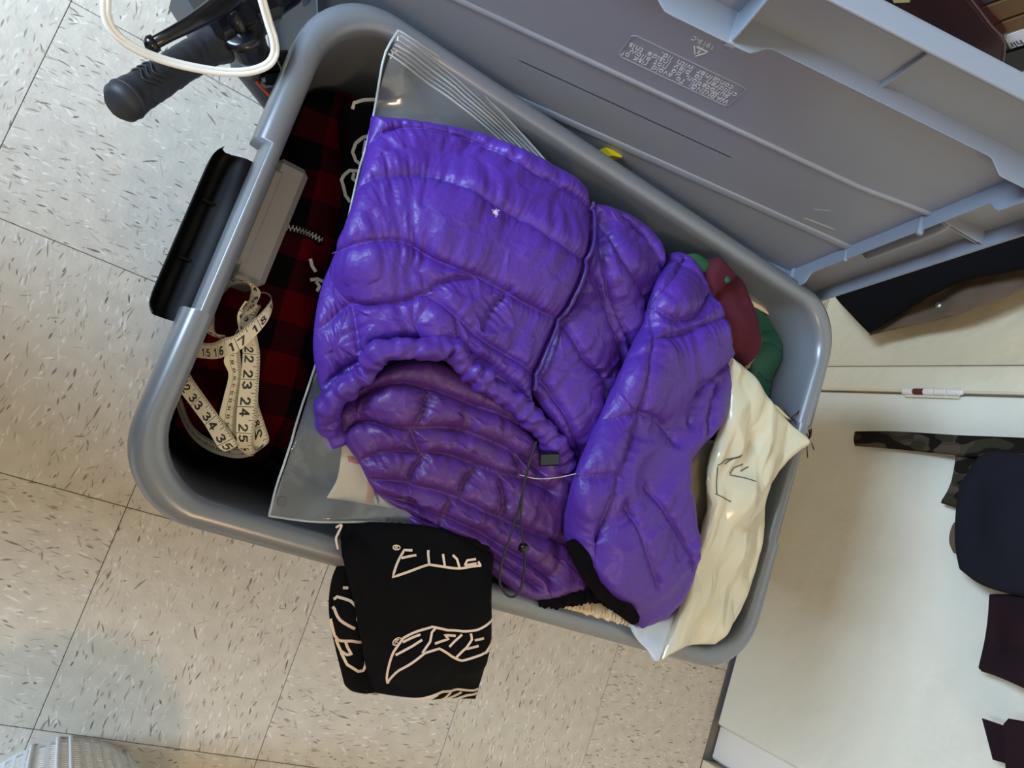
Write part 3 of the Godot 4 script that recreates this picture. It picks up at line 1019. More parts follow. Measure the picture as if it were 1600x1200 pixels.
	# moulded notice, paler letter colour standing in for light on the raised edges
	var nb := []
	for i in 4:
		var c: Vector2 = [Vector2(0.2675, 0.114), Vector2(0.1555, 0.114), Vector2(0.1555, 0.086), Vector2(0.2675, 0.086)][i]
		for k in 6:
			var a := PI / 2 * (i + k / 5.0)
			nb.append(Vector3(c.x + cos(a) * 0.0055, c.y + sin(a) * 0.0055, -0.0008))
	nb.append(nb[0])
	local_part("notice_frame", tube(nb, 0.0008, 6), M.lid, L)
	var TB := Basis(Vector3(-1, 0, 0), Vector3(0, -1, 0), Vector3(0, 0, 1))
	var put := func(s: String, x: float, yy: float, h: float):
		var o := MeshInstance3D.new()
		o.name = "moulded_lettering"
		var tm := text_mesh(s, h)
		tm.horizontal_alignment = HORIZONTAL_ALIGNMENT_CENTER
		o.mesh = tm
		o.material_override = M.lid_letter_lit
		o.transform = Transform3D(TB, Vector3(x, yy, -0.0006))
		L.add_child(o, true)
	put.call("WARNING:  To  avoid  risk  of", 0.2115, 0.0875, 0.0092)
	put.call("suffocation,  do  not  allow", 0.2120, 0.0955, 0.0092)
	put.call("children  to  play  inside  this", 0.2120, 0.1035, 0.0092)
	put.call("container  with  lid.", 0.2230, 0.1115, 0.0092)
	put.call("1919-C", 0.2085, 0.1515, 0.0075)
	put.call("PP", 0.2090, 0.1440, 0.0055)
	put.call("5", 0.2110, 0.1375, 0.0060)
	var tri := []
	for k in 3:
		var p := Vector3(0.2110 + sin(TAU * k / 3) * 0.0085, 0.1385 - cos(TAU * k / 3) * 0.0085, -0.0006)
		var q := Vector3(0.2110 + sin(TAU * (k + 1) / 3) * 0.0085, 0.1385 - cos(TAU * (k + 1) / 3) * 0.0085, -0.0006)
		tri.append(tube([p.lerp(q, 0.06), p.lerp(q, 0.8)], 0.0008, 5))
	local_part("recycling_mark", joined(tri), M.lid_letter_lit, L)
	for q in [[0.455, -0.028, 0.468, -0.016, 0.0016], [0.46, -0.055, 0.50, -0.052, 0.0030], [0.46, 0.256, 0.472, 0.246, 0.0012]]:
		var p0 := Vector3(q[0], q[1], -0.0009)
		var p1 := Vector3(q[2], q[3], -0.0009)
		local_part("scuff", tube([p0, p0.lerp(p1, 0.5), p1], q[4], 6, 0.15, Vector3(0, 0, 1)), M.scuff, L)

# ---------------------------------------------------------------- what fills the tote
func build_pile():
	# black clothing packed in the tote, with a white script print showing beside the plaid
	var t := thing("black_garment", "black garment with white script print packed under the clear bag", "garment", Vector3(-0.17, 0.01, -0.5))
	var P := patch([545, 160, 700, 190, 900, 300, 1120, 440], [1120, 440, 1150, 560, 1150, 760, 1090, 930], [480, 700, 560, 790, 800, 900, 1090, 930], [545, 160, 540, 300, 500, 500, 480, 700],
		{"hts": [[550, 200, 0.375], [545, 320, 0.365], [490, 480, 0.35], [700, 400, 0.36], [1000, 500, 0.37], [1080, 880, 0.38], [700, 780, 0.35], [480, 700, 0.335]], "thick": 0.02, "r": 0.03, "bot": 0.31, "inside": true, "wr": 0.006, "wf": 10.0, "nu": 40, "nv": 40})
	part("bodice", patch_mesh(P), M.black_cloth, t)
	var pr := []
	for s in [[552, 226, 548, 238, 552, 250, 560, 256], [552, 226, 562, 218, 576, 214], [566, 222, 562, 240, 566, 262], [534, 274, 530, 282, 536, 300, 544, 318], [534, 274, 544, 266, 558, 266], [550, 270, 548, 280, 553, 284], [480, 438, 492, 436, 502, 440], [490, 440, 496, 448, 492, 456], [482, 402, 484, 414, 490, 424], [549, 172, 552, 162, 566, 158, 584, 158]]:
		part("script_print", stroke(P, s, 0.0035, 0.0015), M.white_print, t, "white script print")

	var q := thing("plaid_jacket", "red and black buffalo plaid jacket with a metal zip at the near end", "jacket", Vector3(-0.2, 0.01, -0.2))
	var Q := patch([450, 150, 480, 140, 520, 140, 556, 150], [556, 150, 545, 300, 500, 480, 470, 712], [262, 640, 300, 700, 380, 722, 470, 712], [450, 150, 400, 250, 340, 420, 262, 640],
		{"hts": [[500, 150, 0.32], [520, 300, 0.345], [470, 460, 0.335], [430, 600, 0.325], [350, 450, 0.32], [300, 600, 0.31], [440, 250, 0.315], [380, 700, 0.30], [470, 360, 0.345]], "thick": 0.024, "r": 0.03, "bot": 0.285, "inside": true, "wr": 0.008, "wf": 12.0, "nu": 60, "nv": 60, "seed": 40.0})
	part("bodice", patch_mesh(Q, 0.067, 0.12), M.plaid, q)
	var zl := [396, 372, 404, 362, 420, 358, 450, 361, 475, 368, 494, 378]
	var zt := part("zip_tape", stroke(Q, zl, 0.012, 0.002), M.black_cloth, q, "black zip tape")
	var teeth := []
	var zz := crom(Array(pv(zl)), 46)
	for i in zz.size() - 1:
		var a: Vector3 = surf(Q, zz[i].x, zz[i].y, 0.0035)[0]
		var b: Vector3 = surf(Q, zz[i + 1].x, zz[i + 1].y, 0.0035)[0]
		var d := (b - a).normalized()
		var s := d.cross(Vector3.UP).normalized() * (1.0 if i % 2 else -1.0)
		teeth.append(boxmesh(a + s * 0.0012, Vector3(0.0042, 0.0018, 0.0015), 0.0003, Basis(s, Vector3.UP, d)))
	part("zip_teeth", joined(teeth), M.zip, zt, "silver zip teeth", "stuff")

# ---------------------------------------------------------------- measuring tape: knots are left edge, right edge (u, v, height) and the inch
func tape_run(k: Array, row: float, back := false) -> ArrayMesh:
	var L := []
	var R := []
	var Q := []
	for e in k:
		L.append(at(e[0], e[1], e[2]))
		R.append(at(e[3], e[4], e[5]))
		Q.append(Vector2(e[6], 0))
	var n := 12 * k.size()
	# same parameter for both edges: spline by knot index
	var sp := func(p: Array, x: float):
		var i := int(min(floor(x), p.size() - 2))
		var t := x - i
		var a = p[max(i - 1, 0)]; var b = p[i]; var c = p[i + 1]; var d = p[min(i + 2, p.size() - 1)]
		return 0.5 * ((2.0 * b) + (c - a) * t + (2.0 * a - 5.0 * b + 4.0 * c - d) * t * t + (3.0 * b - a - 3.0 * c + d) * t * t * t)
	var rows := []
	var uvs := []
	var top := PackedVector3Array(); var bot := PackedVector3Array(); var tu := PackedVector2Array(); var bu := PackedVector2Array()
	for i in n + 1:
		var x := (k.size() - 1) * i / float(n)
		var a: Vector3 = sp.call(L, x)
		var b: Vector3 = sp.call(R, x)
		var inch: float = sp.call(Q, x).x
		var u := (inch - (6.0 if row < 0.5 else 26.0)) / 20.0
		top.append(b); bot.append(a)
		var v0 := row / 3.0
		tu.append(Vector2(u, v0 + 0.004)); bu.append(Vector2(u, v0 + 1.0 / 3.0 - 0.004))
	return grid([top, bot], false, [tu, bu])
func build_tape():
	var t := thing("measuring_tape", "cream sewing tape measure with black numbers looped on the plaid jacket", "tape measure", at(380, 600, 0.36))
	var runs := [
		# 20 to 25 down the middle
		[[[383, 470, .405, 408, 478, .40, 19.6], [371, 492, .40, 398, 502, .40, 20.2], [374, 520, .396, 402, 528, .396, 21.0], [379, 550, .395, 406, 553, .395, 21.95], [376, 590, .395, 405, 592, .395, 22.95], [371, 633, .395, 402, 634, .395, 23.95], [369, 674, .393, 397, 676, .393, 24.95], [372, 700, .382, 396, 700, .384, 25.6]], 0.0],
		# the turn at the foot and the piece coming back up behind
		[[[372, 700, .382, 396, 700, .384, 26.2], [390, 712, .374, 402, 704, .384, 26.7], [396, 706, .376, 420, 690, .384, 27.3], [395, 672, .382, 414, 664, .39, 28.0], [392, 640, .384, 404, 630, .392, 29.0], [388, 600, .382, 404, 596, .39, 30.0]], 1.0],
		# 32 to 35 slanting
		[[[276, 585, .35, 290, 570, .36, 31.5], [279, 607, .365, 302, 593, .37, 32.05], [298, 634, .372, 318, 616, .377, 33.0], [320, 664, .38, 340, 647, .384, 34.0], [340, 697, .386, 366, 684, .39, 35.0], [352, 706, .384, 374, 696, .387, 35.4]], 1.0],
		# 14 to 18 crossing over and up round
		[[[284, 557, .345, 288, 534, .352, 13.2], [302, 558, .36, 304, 534, .366, 14.0], [334, 561, .385, 331, 536, .39, 15.6], [354, 556, .402, 350, 528, .405, 16.5], [376, 546, .408, 366, 524, .410, 17.05], [400, 524, .41, 390, 505, .412, 17.7], [419, 500, .408, 412, 484, .412, 18.4], [426, 476, .40, 424, 466, .412, 19.0], [418, 460, .395, 418, 458, .41, 19.5], [404, 460, .392, 405, 457, .405, 20.0], [396, 476, .39, 399, 470, .40, 20.6]], 0.0],
		# the tall loop by the rim, printed 43
		[[[355, 533, .39, 352, 524, .405, 46.0], [330, 524, .385, 338, 521, .412, 45.0], [314, 508, .385, 335, 510, .416, 44.2], [316, 480, .39, 337, 486, .422, 43.3], [328, 452, .395, 346, 464, .43, 42.4], [350, 437, .40, 363, 446, .43, 41.5], [378, 437, .41, 383, 442, .425, 40.7], [398, 446, .42, 392, 450, .412, 40.0], [407, 459, .425, 389, 468, .405, 39.4], [396, 483, .418, 378, 492, .405, 38.6], [380, 503, .408, 374, 512, .404, 37.8], [368, 520, .402, 364, 528, .402, 37.2]], 1.0],
		# centimetre side beside the middle run
		[[[366, 532, .405, 372, 528, .408, 8.0], [350, 562, .395, 376, 560, .40, 9.0], [357, 586, .39, 377, 588, .395, 9.8], [349, 622, .385, 373, 622, .39, 11.0], [342, 652, .382, 370, 656, .388, 12.0], [341, 680, .378, 369, 684, .384, 12.8]], 2.0],
		# low dark loop round the corner of the tote
		[[[276, 585, .35, 290, 570, .36, 20.0], [272, 610, .33, 280, 600, .35, 21.0], [280, 648, .325, 288, 636, .345, 22.2], [300, 684, .325, 304, 668, .345, 23.4], [330, 706, .335, 336, 690, .352, 24.6], [368, 716, .352, 372, 700, .362, 25.8], [396, 712, .366, 396, 700, .376, 26.6]], 2.0]]
	var ms := []
	for r in runs: ms.append(tape_run(r[0], r[1]))
	part("tape_ribbon", joined(ms), M.tape, t)

# ---------------------------------------------------------------- clear zip bag with a printed packet
func build_bag():
	var t := thing("zip_bag", "clear plastic zip bag lying under the purple jacket", "plastic bag", at(600, 500, 0.38))
	var P := patch([622, 48, 700, 100, 780, 172, 858, 258], [858, 258, 900, 420, 800, 640, 650, 822], [420, 806, 490, 815, 580, 816, 650, 822], [622, 48, 580, 190, 498, 560, 420, 806],
		{"hts": [[622, 48, 0.462], [600, 90, 0.452], [580, 190, 0.43], [540, 340, 0.42], [858, 258, 0.43], [700, 400, 0.41], [490, 590, 0.405], [425, 800, 0.44], [540, 815, 0.445], [650, 822, 0.44], [520, 700, 0.425], [700, 130, 0.445]], "thick": 0.001, "r": 0.004, "fac": 0.0028, "nu": 70, "nv": 80, "seed": 9.0})
	var sheet := patch_mesh(P)
	part("film", sheet, M.bag, t)
	var ed := []
	for e in [[[622, 48], [600, 86], [582, 186], [548, 320], [500, 540], [470, 640], [438, 740], [420, 806]], [[420, 806], [490, 815], [580, 816], [650, 822]], [[622, 48], [700, 100], [780, 172], [858, 258]]]:
		var pts := []
		for q in e: pts.append(Vector2(q[0], q[1]))
		var w := []
		for q in crom(pts, 40): w.append(surf(P, q.x, q.y, 0.0006)[0])
		ed.append(tube(w, 0.0012, 6))
	part("seam", joined(ed), M.bag_edge, t)
	var zs := []
	for k in 6:
		var f := k / 5.0
		var w := []
		for i in 24:
			var s := i / 23.0
			var a := Vector2(624, 56).lerp(Vector2(856, 262), s)
			var b := Vector2(604, 88).lerp(Vector2(822, 262), s)
			var q := a.lerp(b, f * 0.92)
			q += Vector2(5, -7) * sin(PI * s)
			w.append(surf(P, q.x, q.y, 0.0009)[0])
		zs.append(tube(w, 0.0011 if k in [2, 5] else 0.0006, 6))
	part("zip_strip", joined(zs), M.bag_edge, t)
	var hole := lathe(surf(P, 441, 783, 0.001)[0], Vector3.UP, [[0.0, 0.0], [0.0040, 0.0002], [0.0048, 0.0], [0, -0.0004]], 16)
	part("vent_hole", hole, M.ink, t)
	var c := thing("picture_packet", "printed cream and orange packet inside the clear bag", "packet", at(570, 750, 0.40))
	var pk := patch([535, 690, 560, 692, 600, 690, 650, 690], [650, 690, 652, 730, 655, 770, 660, 800], [510, 778, 540, 782, 600, 792, 660, 800], [535, 690, 532, 720, 526, 750, 510, 778], {"hts": [[570, 740, 0.413], [640, 700, 0.42], [640, 790, 0.42], [515, 775, 0.408]], "thick": 0.006, "r": 0.008, "nu": 20, "nv": 20})
	var pkb := part("packet_body", patch_mesh(pk), M.card, c)
	part("orange_panel", patch_mesh(patch([574, 728, 585, 728, 600, 729, 612, 730], [612, 730, 616, 755, 612, 780, 606, 790], [570, 784, 580, 787, 594, 790, 606, 790], [574, 728, 575, 745, 573, 770, 570, 784], {"hts": [[590, 760, 0.4165]], "thick": 0.0015, "r": 0.003, "nu": 8, "nv": 8})), M.orange, pkb)
	part("red_panel", patch_mesh(patch([543, 712, 555, 714, 570, 717, 580, 719], [580, 719, 580, 723, 579, 728, 578, 730], [544, 721, 555, 724, 568, 727, 578, 730], [543, 712, 543, 715, 544, 718, 544, 721], {"hts": [[560, 720, 0.4168]], "thick": 0.0015, "r": 0.002, "nu": 6, "nv": 4})), M.red, pkb)

# ---------------------------------------------------------------- purple quilted jacket
func build_jacket():
	var J := thing("puffer_jacket", "purple quilted puffer jacket heaped over the middle of the tote", "jacket", at(780, 560, 0.40))
	var H := [[580, 182, 0.44], [700, 200, 0.45], [910, 300, 0.465], [500, 450, 0.43], [492, 560, 0.43], [600, 400, 0.475], [720, 360, 0.49], [850, 400, 0.495], [700, 500, 0.485], [820, 560, 0.475], [520, 640, 0.43], [860, 660, 0.47], [640, 540, 0.47]]
	# body: from the collar edge to the gathered hem
	var sA := [
		[570, 232, 596, 216, 620, 210, 660, 207, 720, 222, 780, 250, 850, 292, 917, 332], [556, 300, 580, 292, 610, 290, 665, 288, 720, 306, 770, 332, 840, 370, 905, 408],
		[522, 394, 560, 386, 600, 380, 640, 388, 700, 414, 760, 444, 810, 468, 868, 498], [490, 516, 520, 500, 552, 482, 562, 474], [562, 476, 620, 474, 662, 466, 700, 494, 740, 528, 790, 560, 832, 585],
		[503, 602, 530, 582, 560, 566, 590, 552], [660, 466, 700, 440, 738, 432], [740, 512, 762, 478, 788, 452], [560, 476, 566, 505, 574, 545], [702, 500, 706, 520, 712, 545], [590, 536, 640, 528, 700, 528, 726, 548, 780, 588, 840, 640]]
	var A := patch([580, 182, 650, 190, 740, 206, 830, 242, 905, 285, 919, 320], [919, 320, 914, 380, 895, 440, 866, 500, 838, 560, 826, 600, 836, 646], [512, 650, 546, 600, 586, 566, 640, 550, 706, 552, 742, 588, 800, 622, 836, 646], [580, 182, 566, 260, 534, 370, 502, 450, 490, 520, 492, 570, 512, 650],
		{"hts": H, "seams": sA, "amp": 0.0075, "w": 0.0055, "thick": 0.024, "r": 0.022, "pk": 0.0030, "wr": 0.0030, "wf": 13.0, "wa": 0.5, "ws": 2.6, "rid": 0.0016, "rf": 7.0, "nu": 185, "nv": 185})
	var pa := part("body_panel", patch_mesh(A), M.shell, J)
	for s in sA.slice(0, 6): part("stitching", stitches(A, s), M.thread, pa)
	# right flank, quilted in slanting channels
	var sB := [[916, 336, 950, 400, 985, 450, 1010, 500], [905, 410, 930, 470, 955, 540, 962, 590], [868, 500, 895, 545, 925, 600, 935, 650], [960, 340, 1000, 390, 1024, 430], [920, 360, 935, 430, 948, 480, 975, 540], [832, 590, 870, 640, 900, 700], [905, 410, 884, 470, 850, 530, 830, 585]]
	var Bp := patch([918, 318, 945, 322, 985, 338, 1014, 360], [1014, 360, 1030, 385, 1028, 425, 1000, 500, 965, 590, 930, 670, 896, 748], [826, 606, 848, 640, 880, 690, 896, 748], [918, 318, 912, 380, 893, 440, 866, 500, 838, 560, 826, 606],
		{"hts": [[920, 320, 0.455], [1010, 370, 0.44], [1025, 430, 0.44], [950, 420, 0.475], [900, 520, 0.475], [960, 580, 0.45], [880, 640, 0.47], [896, 740, 0.45]], "seams": sB, "amp": 0.009, "w": 0.006, "thick": 0.024, "r": 0.018, "rid": 0.002, "rf": 6.0, "pk": 0.0026, "wr": 0.004, "wf": 13.0, "wa": 1.2, "ws": 2.6, "nu": 100, "nv": 160, "seed": 300.0})
	var pb := part("side_panel", patch_mesh(Bp), M.shell, J)
	for s in sB.slice(0, 4): part("stitching", stitches(Bp, s), M.thread_dark, pb)
	var sm := []
	for q in crom(Array(pv([917, 322, 914, 380, 894, 440, 866, 500, 838, 560, 824, 606])), 60): sm.append(surf(A, q.x, q.y, 0.0, 0.010)[0])
	part("side_seam", tube(sm, 0.0022, 8, 1.0, Vector3.UP, 0.3), M.thread_dark, J)
	# rolled, gathered hem
	var hem := path3([530, 690, .415, 514, 662, .425, 516, 632, .442, 542, 604, .454, 572, 582, .466, 590, 552, .485, 630, 545, .492, 672, 546, .494, 704, 542, .492, 722, 566, .49, 762, 600, .488, 806, 632, .484, 846, 668, .48, 874, 706, .472, 890, 746, .46], 260)
	part("hem", tube(hem, func(s): return 0.0125 + 0.0030 * noise.get_noise_1d(s * 3000.0) + 0.0022 * noise.get_noise_1d(s * 900.0 + 400.0), 28, 0.9, Vector3.UP, 0.2), M.shell, J)
	# inner bundle: lining side, many close channels
	var sC := [[560, 618, 610, 600, 660, 606, 740, 636, 800, 662, 850, 700], [528, 680, 580, 664, 650, 660, 720, 672, 790, 702, 836, 736], [560, 722, 600, 704, 680, 706, 740, 724, 800, 742, 850, 764], [580, 748, 640, 752, 700, 772, 760, 800, 826, 830, 880, 850], [596, 772, 660, 790, 730, 820, 800, 862, 850, 900],
		[626, 800, 690, 824, 760, 862, 830, 914], [664, 608, 656, 634, 640, 662], [640, 664, 648, 690, 652, 706], [660, 708, 640, 735, 636, 752], [742, 726, 718, 750, 712, 774], [790, 702, 800, 722, 798, 742], [770, 742, 776, 780, 770, 806], [700, 774, 690, 800, 684, 820]]
	var Cp := patch([520, 645, 560, 600, 640, 562, 720, 580, 800, 640, 880, 720], [880, 720, 890, 780, 885, 840, 900, 880, 920, 928], [624, 800, 660, 838, 720, 862, 778, 905, 830, 936, 920, 928], [520, 645, 538, 690, 560, 722, 580, 760, 602, 784, 624, 800],
		{"hts": [[530, 650, 0.42], [660, 620, 0.455], [780, 680, 0.455], [860, 720, 0.445], [600, 720, 0.44], [700, 760, 0.45], [800, 820, 0.445], [880, 840, 0.44], [630, 800, 0.435], [750, 880, 0.44], [860, 930, 0.445]], "seams": sC, "amp": 0.012, "w": 0.0065, "thick": 0.02, "r": 0.018, "rid": 0.003, "rf": 9.0, "pk": 0.0030, "wr": 0.0045, "wf": 15.0, "wa": 0.4, "ws": 2.2, "nu": 165, "nv": 130, "seed": 700.0})
	part("inner_bundle", patch_mesh(Cp), M.lining, J, "mauve inner side of the jacket")
	# sleeve laid down to the right
	var sD := [[1062, 408, 1046, 440, 1014, 478, 1004, 540, 996, 600, 984, 650, 962, 710, 938, 780, 922, 850], [938, 656, 966, 648, 990, 636], [896, 742, 926, 742, 955, 738], [1010, 480, 1050, 500, 1096, 470], [1004, 540, 1060, 520, 1122, 500], [990, 640, 1020, 656, 1040, 690], [975, 560, 990, 562, 1003, 560], [1140, 560, 1100, 588, 1074, 616, 1066, 660], [1106, 600, 1100, 640, 1094, 690], [1000, 760, 1040, 820, 1062, 880], [962, 780, 990, 850, 1010, 900]]
	var D := patch([1046, 396, 1062, 394, 1084, 410, 1098, 446], [1098, 446, 1128, 510, 1142, 560, 1132, 650, 1098, 694, 1070, 742, 1084, 810, 1078, 900, 1050, 958, 1002, 982], [896, 870, 926, 905, 956, 935, 1002, 982], [1046, 396, 1024, 440, 1006, 500, 978, 560, 944, 640, 908, 716, 886, 790, 884, 840, 896, 870],
		{"hts": [[1050, 400, 0.44], [1090, 440, 0.44], [1040, 470, 0.48], [1130, 560, 0.455], [1080, 560, 0.475], [1000, 600, 0.50], [960, 640, 0.49], [1060, 680, 0.475], [930, 740, 0.495], [1020, 760, 0.49], [900, 850, 0.475], [980, 860, 0.495], [1070, 860, 0.475], [1000, 970, 0.47]], "seams": sD, "amp": 0.008, "w": 0.0065, "thick": 0.028, "r": 0.022, "rid": 0.006, "rf": 5.0, "pk": 0.0028, "wr": 0.006, "wf": 9.0, "wa": 1.1, "ws": 3.0, "nu": 120, "nv": 195, "seed": 1200.0})
	var pd := part("sleeve", patch_mesh(D), M.shell, J)
	for s in sD.slice(0, 5): part("stitching", stitches(D, s), M.thread_dark, pd)
	# black fleece binding at the cuff and along the foot
	var cf := patch([884, 848, 894, 842, 904, 846, 916, 858], [916, 858, 940, 886, 975, 920, 998, 962], [986, 976, 990, 976, 996, 972, 998, 962], [884, 848, 900, 888, 936, 936, 986, 976], {"hts": [[900, 860, 0.492], [990, 965, 0.488]], "thick": 0.012, "r": 0.010, "wr": 0.003, "wf": 40.0, "nu": 16, "nv": 50})
	part("cuff_binding", patch_mesh(cf), M.fleece, pd, "black fleece binding")
	var fb := path3([846, 934, .452, 872, 938, .456, 905, 932, .458, 940, 930, .456, 968, 948, .454], 50)
	part("foot_binding", tube(fb, 0.0085, 12, 0.7, Vector3.UP, 0.5), M.fleece, J, "black fleece binding")
	# draw cord loops, toggle, zip pull and a stray thread
	for c in [[838, 690, .492, 826, 730, .488, 814, 780, .486, 800, 830, .486, 786, 872, .484, 780, 905, .478, 790, 928, .474, 804, 932, .474, 815, 915, .476, 820, 880, .482, 819, 850, .487], [836, 696, .492, 822, 742, .490, 814, 796, .489, 815, 830, .489, 818, 852, .488]]:
		part("draw_cord", tube(path3(c, 80), 0.0013, 8), M.cord, J, "dark draw cord")
	part("cord_toggle", lathe(at(818, 856, .487), Vector3(0.2, 1, 0.1), [[0, -0.005], [0.004, -0.0045], [0.0055, -0.002], [0.0055, 0.002], [0.004, 0.0045], [0, 0.005]], 18), M.gloss_black, J, "black cord toggle")
	part("zip_pull", boxmesh(at(858, 718, .487), Vector3(0.014, 0.004, 0.026), 0.0015, Basis(Vector3.UP, 0.35)), M.gloss_black, J, "black zip pull")
	part("loose_thread", tube(path3([812, 742, .486, 840, 748, .492, 872, 746, .492, 900, 740, .498], 24), 0.0004, 5), M.white_print, J, "stray pale thread")
	var fl := []
	for a in 9:
		var an := a * 0.7
		fl.append(tube([at(774, 332, .513), at(774, 332, .513) + Vector3(cos(an), 0.25, sin(an)) * 0.002, at(774, 332, .513) + Vector3(cos(an + 0.3), 0.3, sin(an + 0.3)) * (0.0022 + 0.0012 * (a % 3))], 0.0004, 5))
	part("feather_tuft", joined(fl), M.white_print, J, "tiny white feather", "stuff")
	var fz := path3([579, 738, .437, 582, 758, .437, 590, 784, .436], 20)
	var tz := []
	for i in fz.size(): tz.append(boxmesh(fz[i] + Vector3(0, 0.003, 0), Vector3(0.004, 0.0016, 0.0011), 0.0003))
	part("front_zip", joined(tz), M.thread_dark, J, "purple front zip", "stuff")

# ---------------------------------------------------------------- black garment with outlined letters over the near rim
func build_lettered():
	var t := thing("lettered_garment", "black garment with cream outlined capital letters hanging over the tote rim", "garment", at(640, 950, 0.46))
	var P := patch([536, 816, 600, 816, 690, 826, 770, 866], [770, 866, 766, 930, 768, 985, 758, 1040, 742, 1092], [584, 1082, 610, 1086, 660, 1090, 742, 1092], [536, 816, 533, 850, 540, 890, 553, 940, 564, 1000, 573, 1050, 584, 1082],
		{"hts": [[540, 830, 0.44], [650, 840, 0.456], [760, 870, 0.456], [535, 880, 0.470], [640, 920, 0.476], [765, 940, 0.472], [540, 970, 0.46], [650, 1000, 0.455], [760, 1010, 0.45], [600, 1080, 0.385], [740, 1085, 0.385], [560, 1060, 0.40]], "thick": 0.022, "r": 0.018, "wr": 0.004, "wf": 9.0, "ws": 2.0, "nu": 60, "nv": 80, "seed": 55.0})
	var fr := part("front", patch_mesh(P), M.black_cloth, t)
	var w := 0.0024
	var pr := []
	# upper line of letters
	for s in [[636, 864, 623, 863, 614.6, 903, 661, 889, 684, 888, 707, 887, 739, 882], [622, 881, 643, 878], [661, 889, 663, 860], [684, 888, 685, 866], [706, 887, 703, 872, 698, 866], [714, 882, 718, 873, 732, 870], [714, 882, 732, 878], [738, 882, 735, 874]]:
		pr.append(stroke(P, s, w))
	# middle line
	for s in [[609, 1048, 620, 1006, 628, 990, 650, 978, 668, 967, 690, 972, 720, 970, 745, 966, 766, 960], [609, 1048, 630, 1028, 655, 1010, 674, 1004, 694, 1012, 720, 1016, 746, 1014, 764, 1010], [623, 1010, 640, 1002, 652, 994], [628, 996, 650, 986], [652, 1010, 662, 996, 666, 980, 672, 970], [668, 998, 690, 988, 684, 982, 704, 980], [690, 1000, 700, 990, 716, 976], [704, 1012, 722, 998, 730, 984, 732, 972], [722, 1000, 740, 1000], [734, 986, 750, 982], [752, 1014, 762, 1002, 767, 992]]:
		pr.append(stroke(P, s, w))
	# lowest line, cut by the hem
	for s in [[620, 1087, 650, 1082, 668, 1074, 682, 1068, 694, 1070, 706, 1068, 722, 1070, 746, 1070], [650, 1088, 664, 1082, 676, 1072], [684, 1090, 690, 1078, 694, 1072], [690, 1090, 704, 1080, 712, 1074], [706, 1090, 722, 1082, 742, 1078]]:
		pr.append(stroke(P, s, w))
	for c in [[612, 857], [621, 993]]:
		var ring_ := []
		for k in 12: ring_.append_array([c[0] + 5.0 * cos(TAU * k / 12), c[1] + 5.0 * sin(TAU * k / 12)])
		pr.append(stroke(P, ring_, 0.0010, 0.0012, true))
		pr.append(stroke(P, [c[0] - 2, c[1] + 3, c[0] - 2, c[1] - 3, c[0] + 2, c[1] - 2, c[0] - 1, c[1], c[0] + 2, c[1] + 3], 0.0008))
	part("outlined_lettering", joined(pr), M.print, fr, "cream outlined letters")
	# the folded-back side, with its own run of letters
	var S := patch([536, 866, 545, 880, 555, 905, 560, 930], [560, 930, 570, 980, 580, 1030, 590, 1082], [540, 1072, 550, 1080, 570, 1084, 590, 1082], [536, 866, 518, 905, 514, 960, 528, 1030, 540, 1072],
		{"hts": [[540, 880, 0.44], [520, 940, 0.425], [555, 940, 0.44], [530, 1030, 0.40], [570, 1060, 0.385]], "thick": 0.014, "r": 0.012, "nu": 24, "nv": 50})
	var fs := part("folded_side", patch_mesh(S), M.black_cloth, t)
	pr = []
	for s in [[520, 932, 532, 926, 548, 936, 556, 946, 557, 962], [518, 946, 535, 962, 554, 972], [516, 964, 522, 985, 528, 990, 550, 990, 574, 996], [524, 990, 530, 1012, 538, 1018, 546, 1016, 543, 1004, 540, 992], [530, 1015, 538, 1034, 552, 1042, 562, 1040, 567, 1030, 568, 1014, 576, 1016], [536, 910, 544, 914]]:
		pr.append(stroke(S, s, 0.0028))
	part("outlined_lettering", joined(pr), M.print, fs, "cream outlined letters")
	var fold := path3([560, 832, .450, 620, 830, .453, 690, 838, .456, 760, 862, .456], 40)
	part("hood_fold", tube(fold, 0.008, 12, 0.7, Vector3.UP, 0.25), M.black_cloth, t)
	var cd := path3([525, 824, .462, 534, 820, .462, 528, 834, .462, 525, 842, .462, 528, 858, .460], 24)
	part("drawstring", tube(cd, 0.0012, 6), M.print, t, "cream drawstring end")

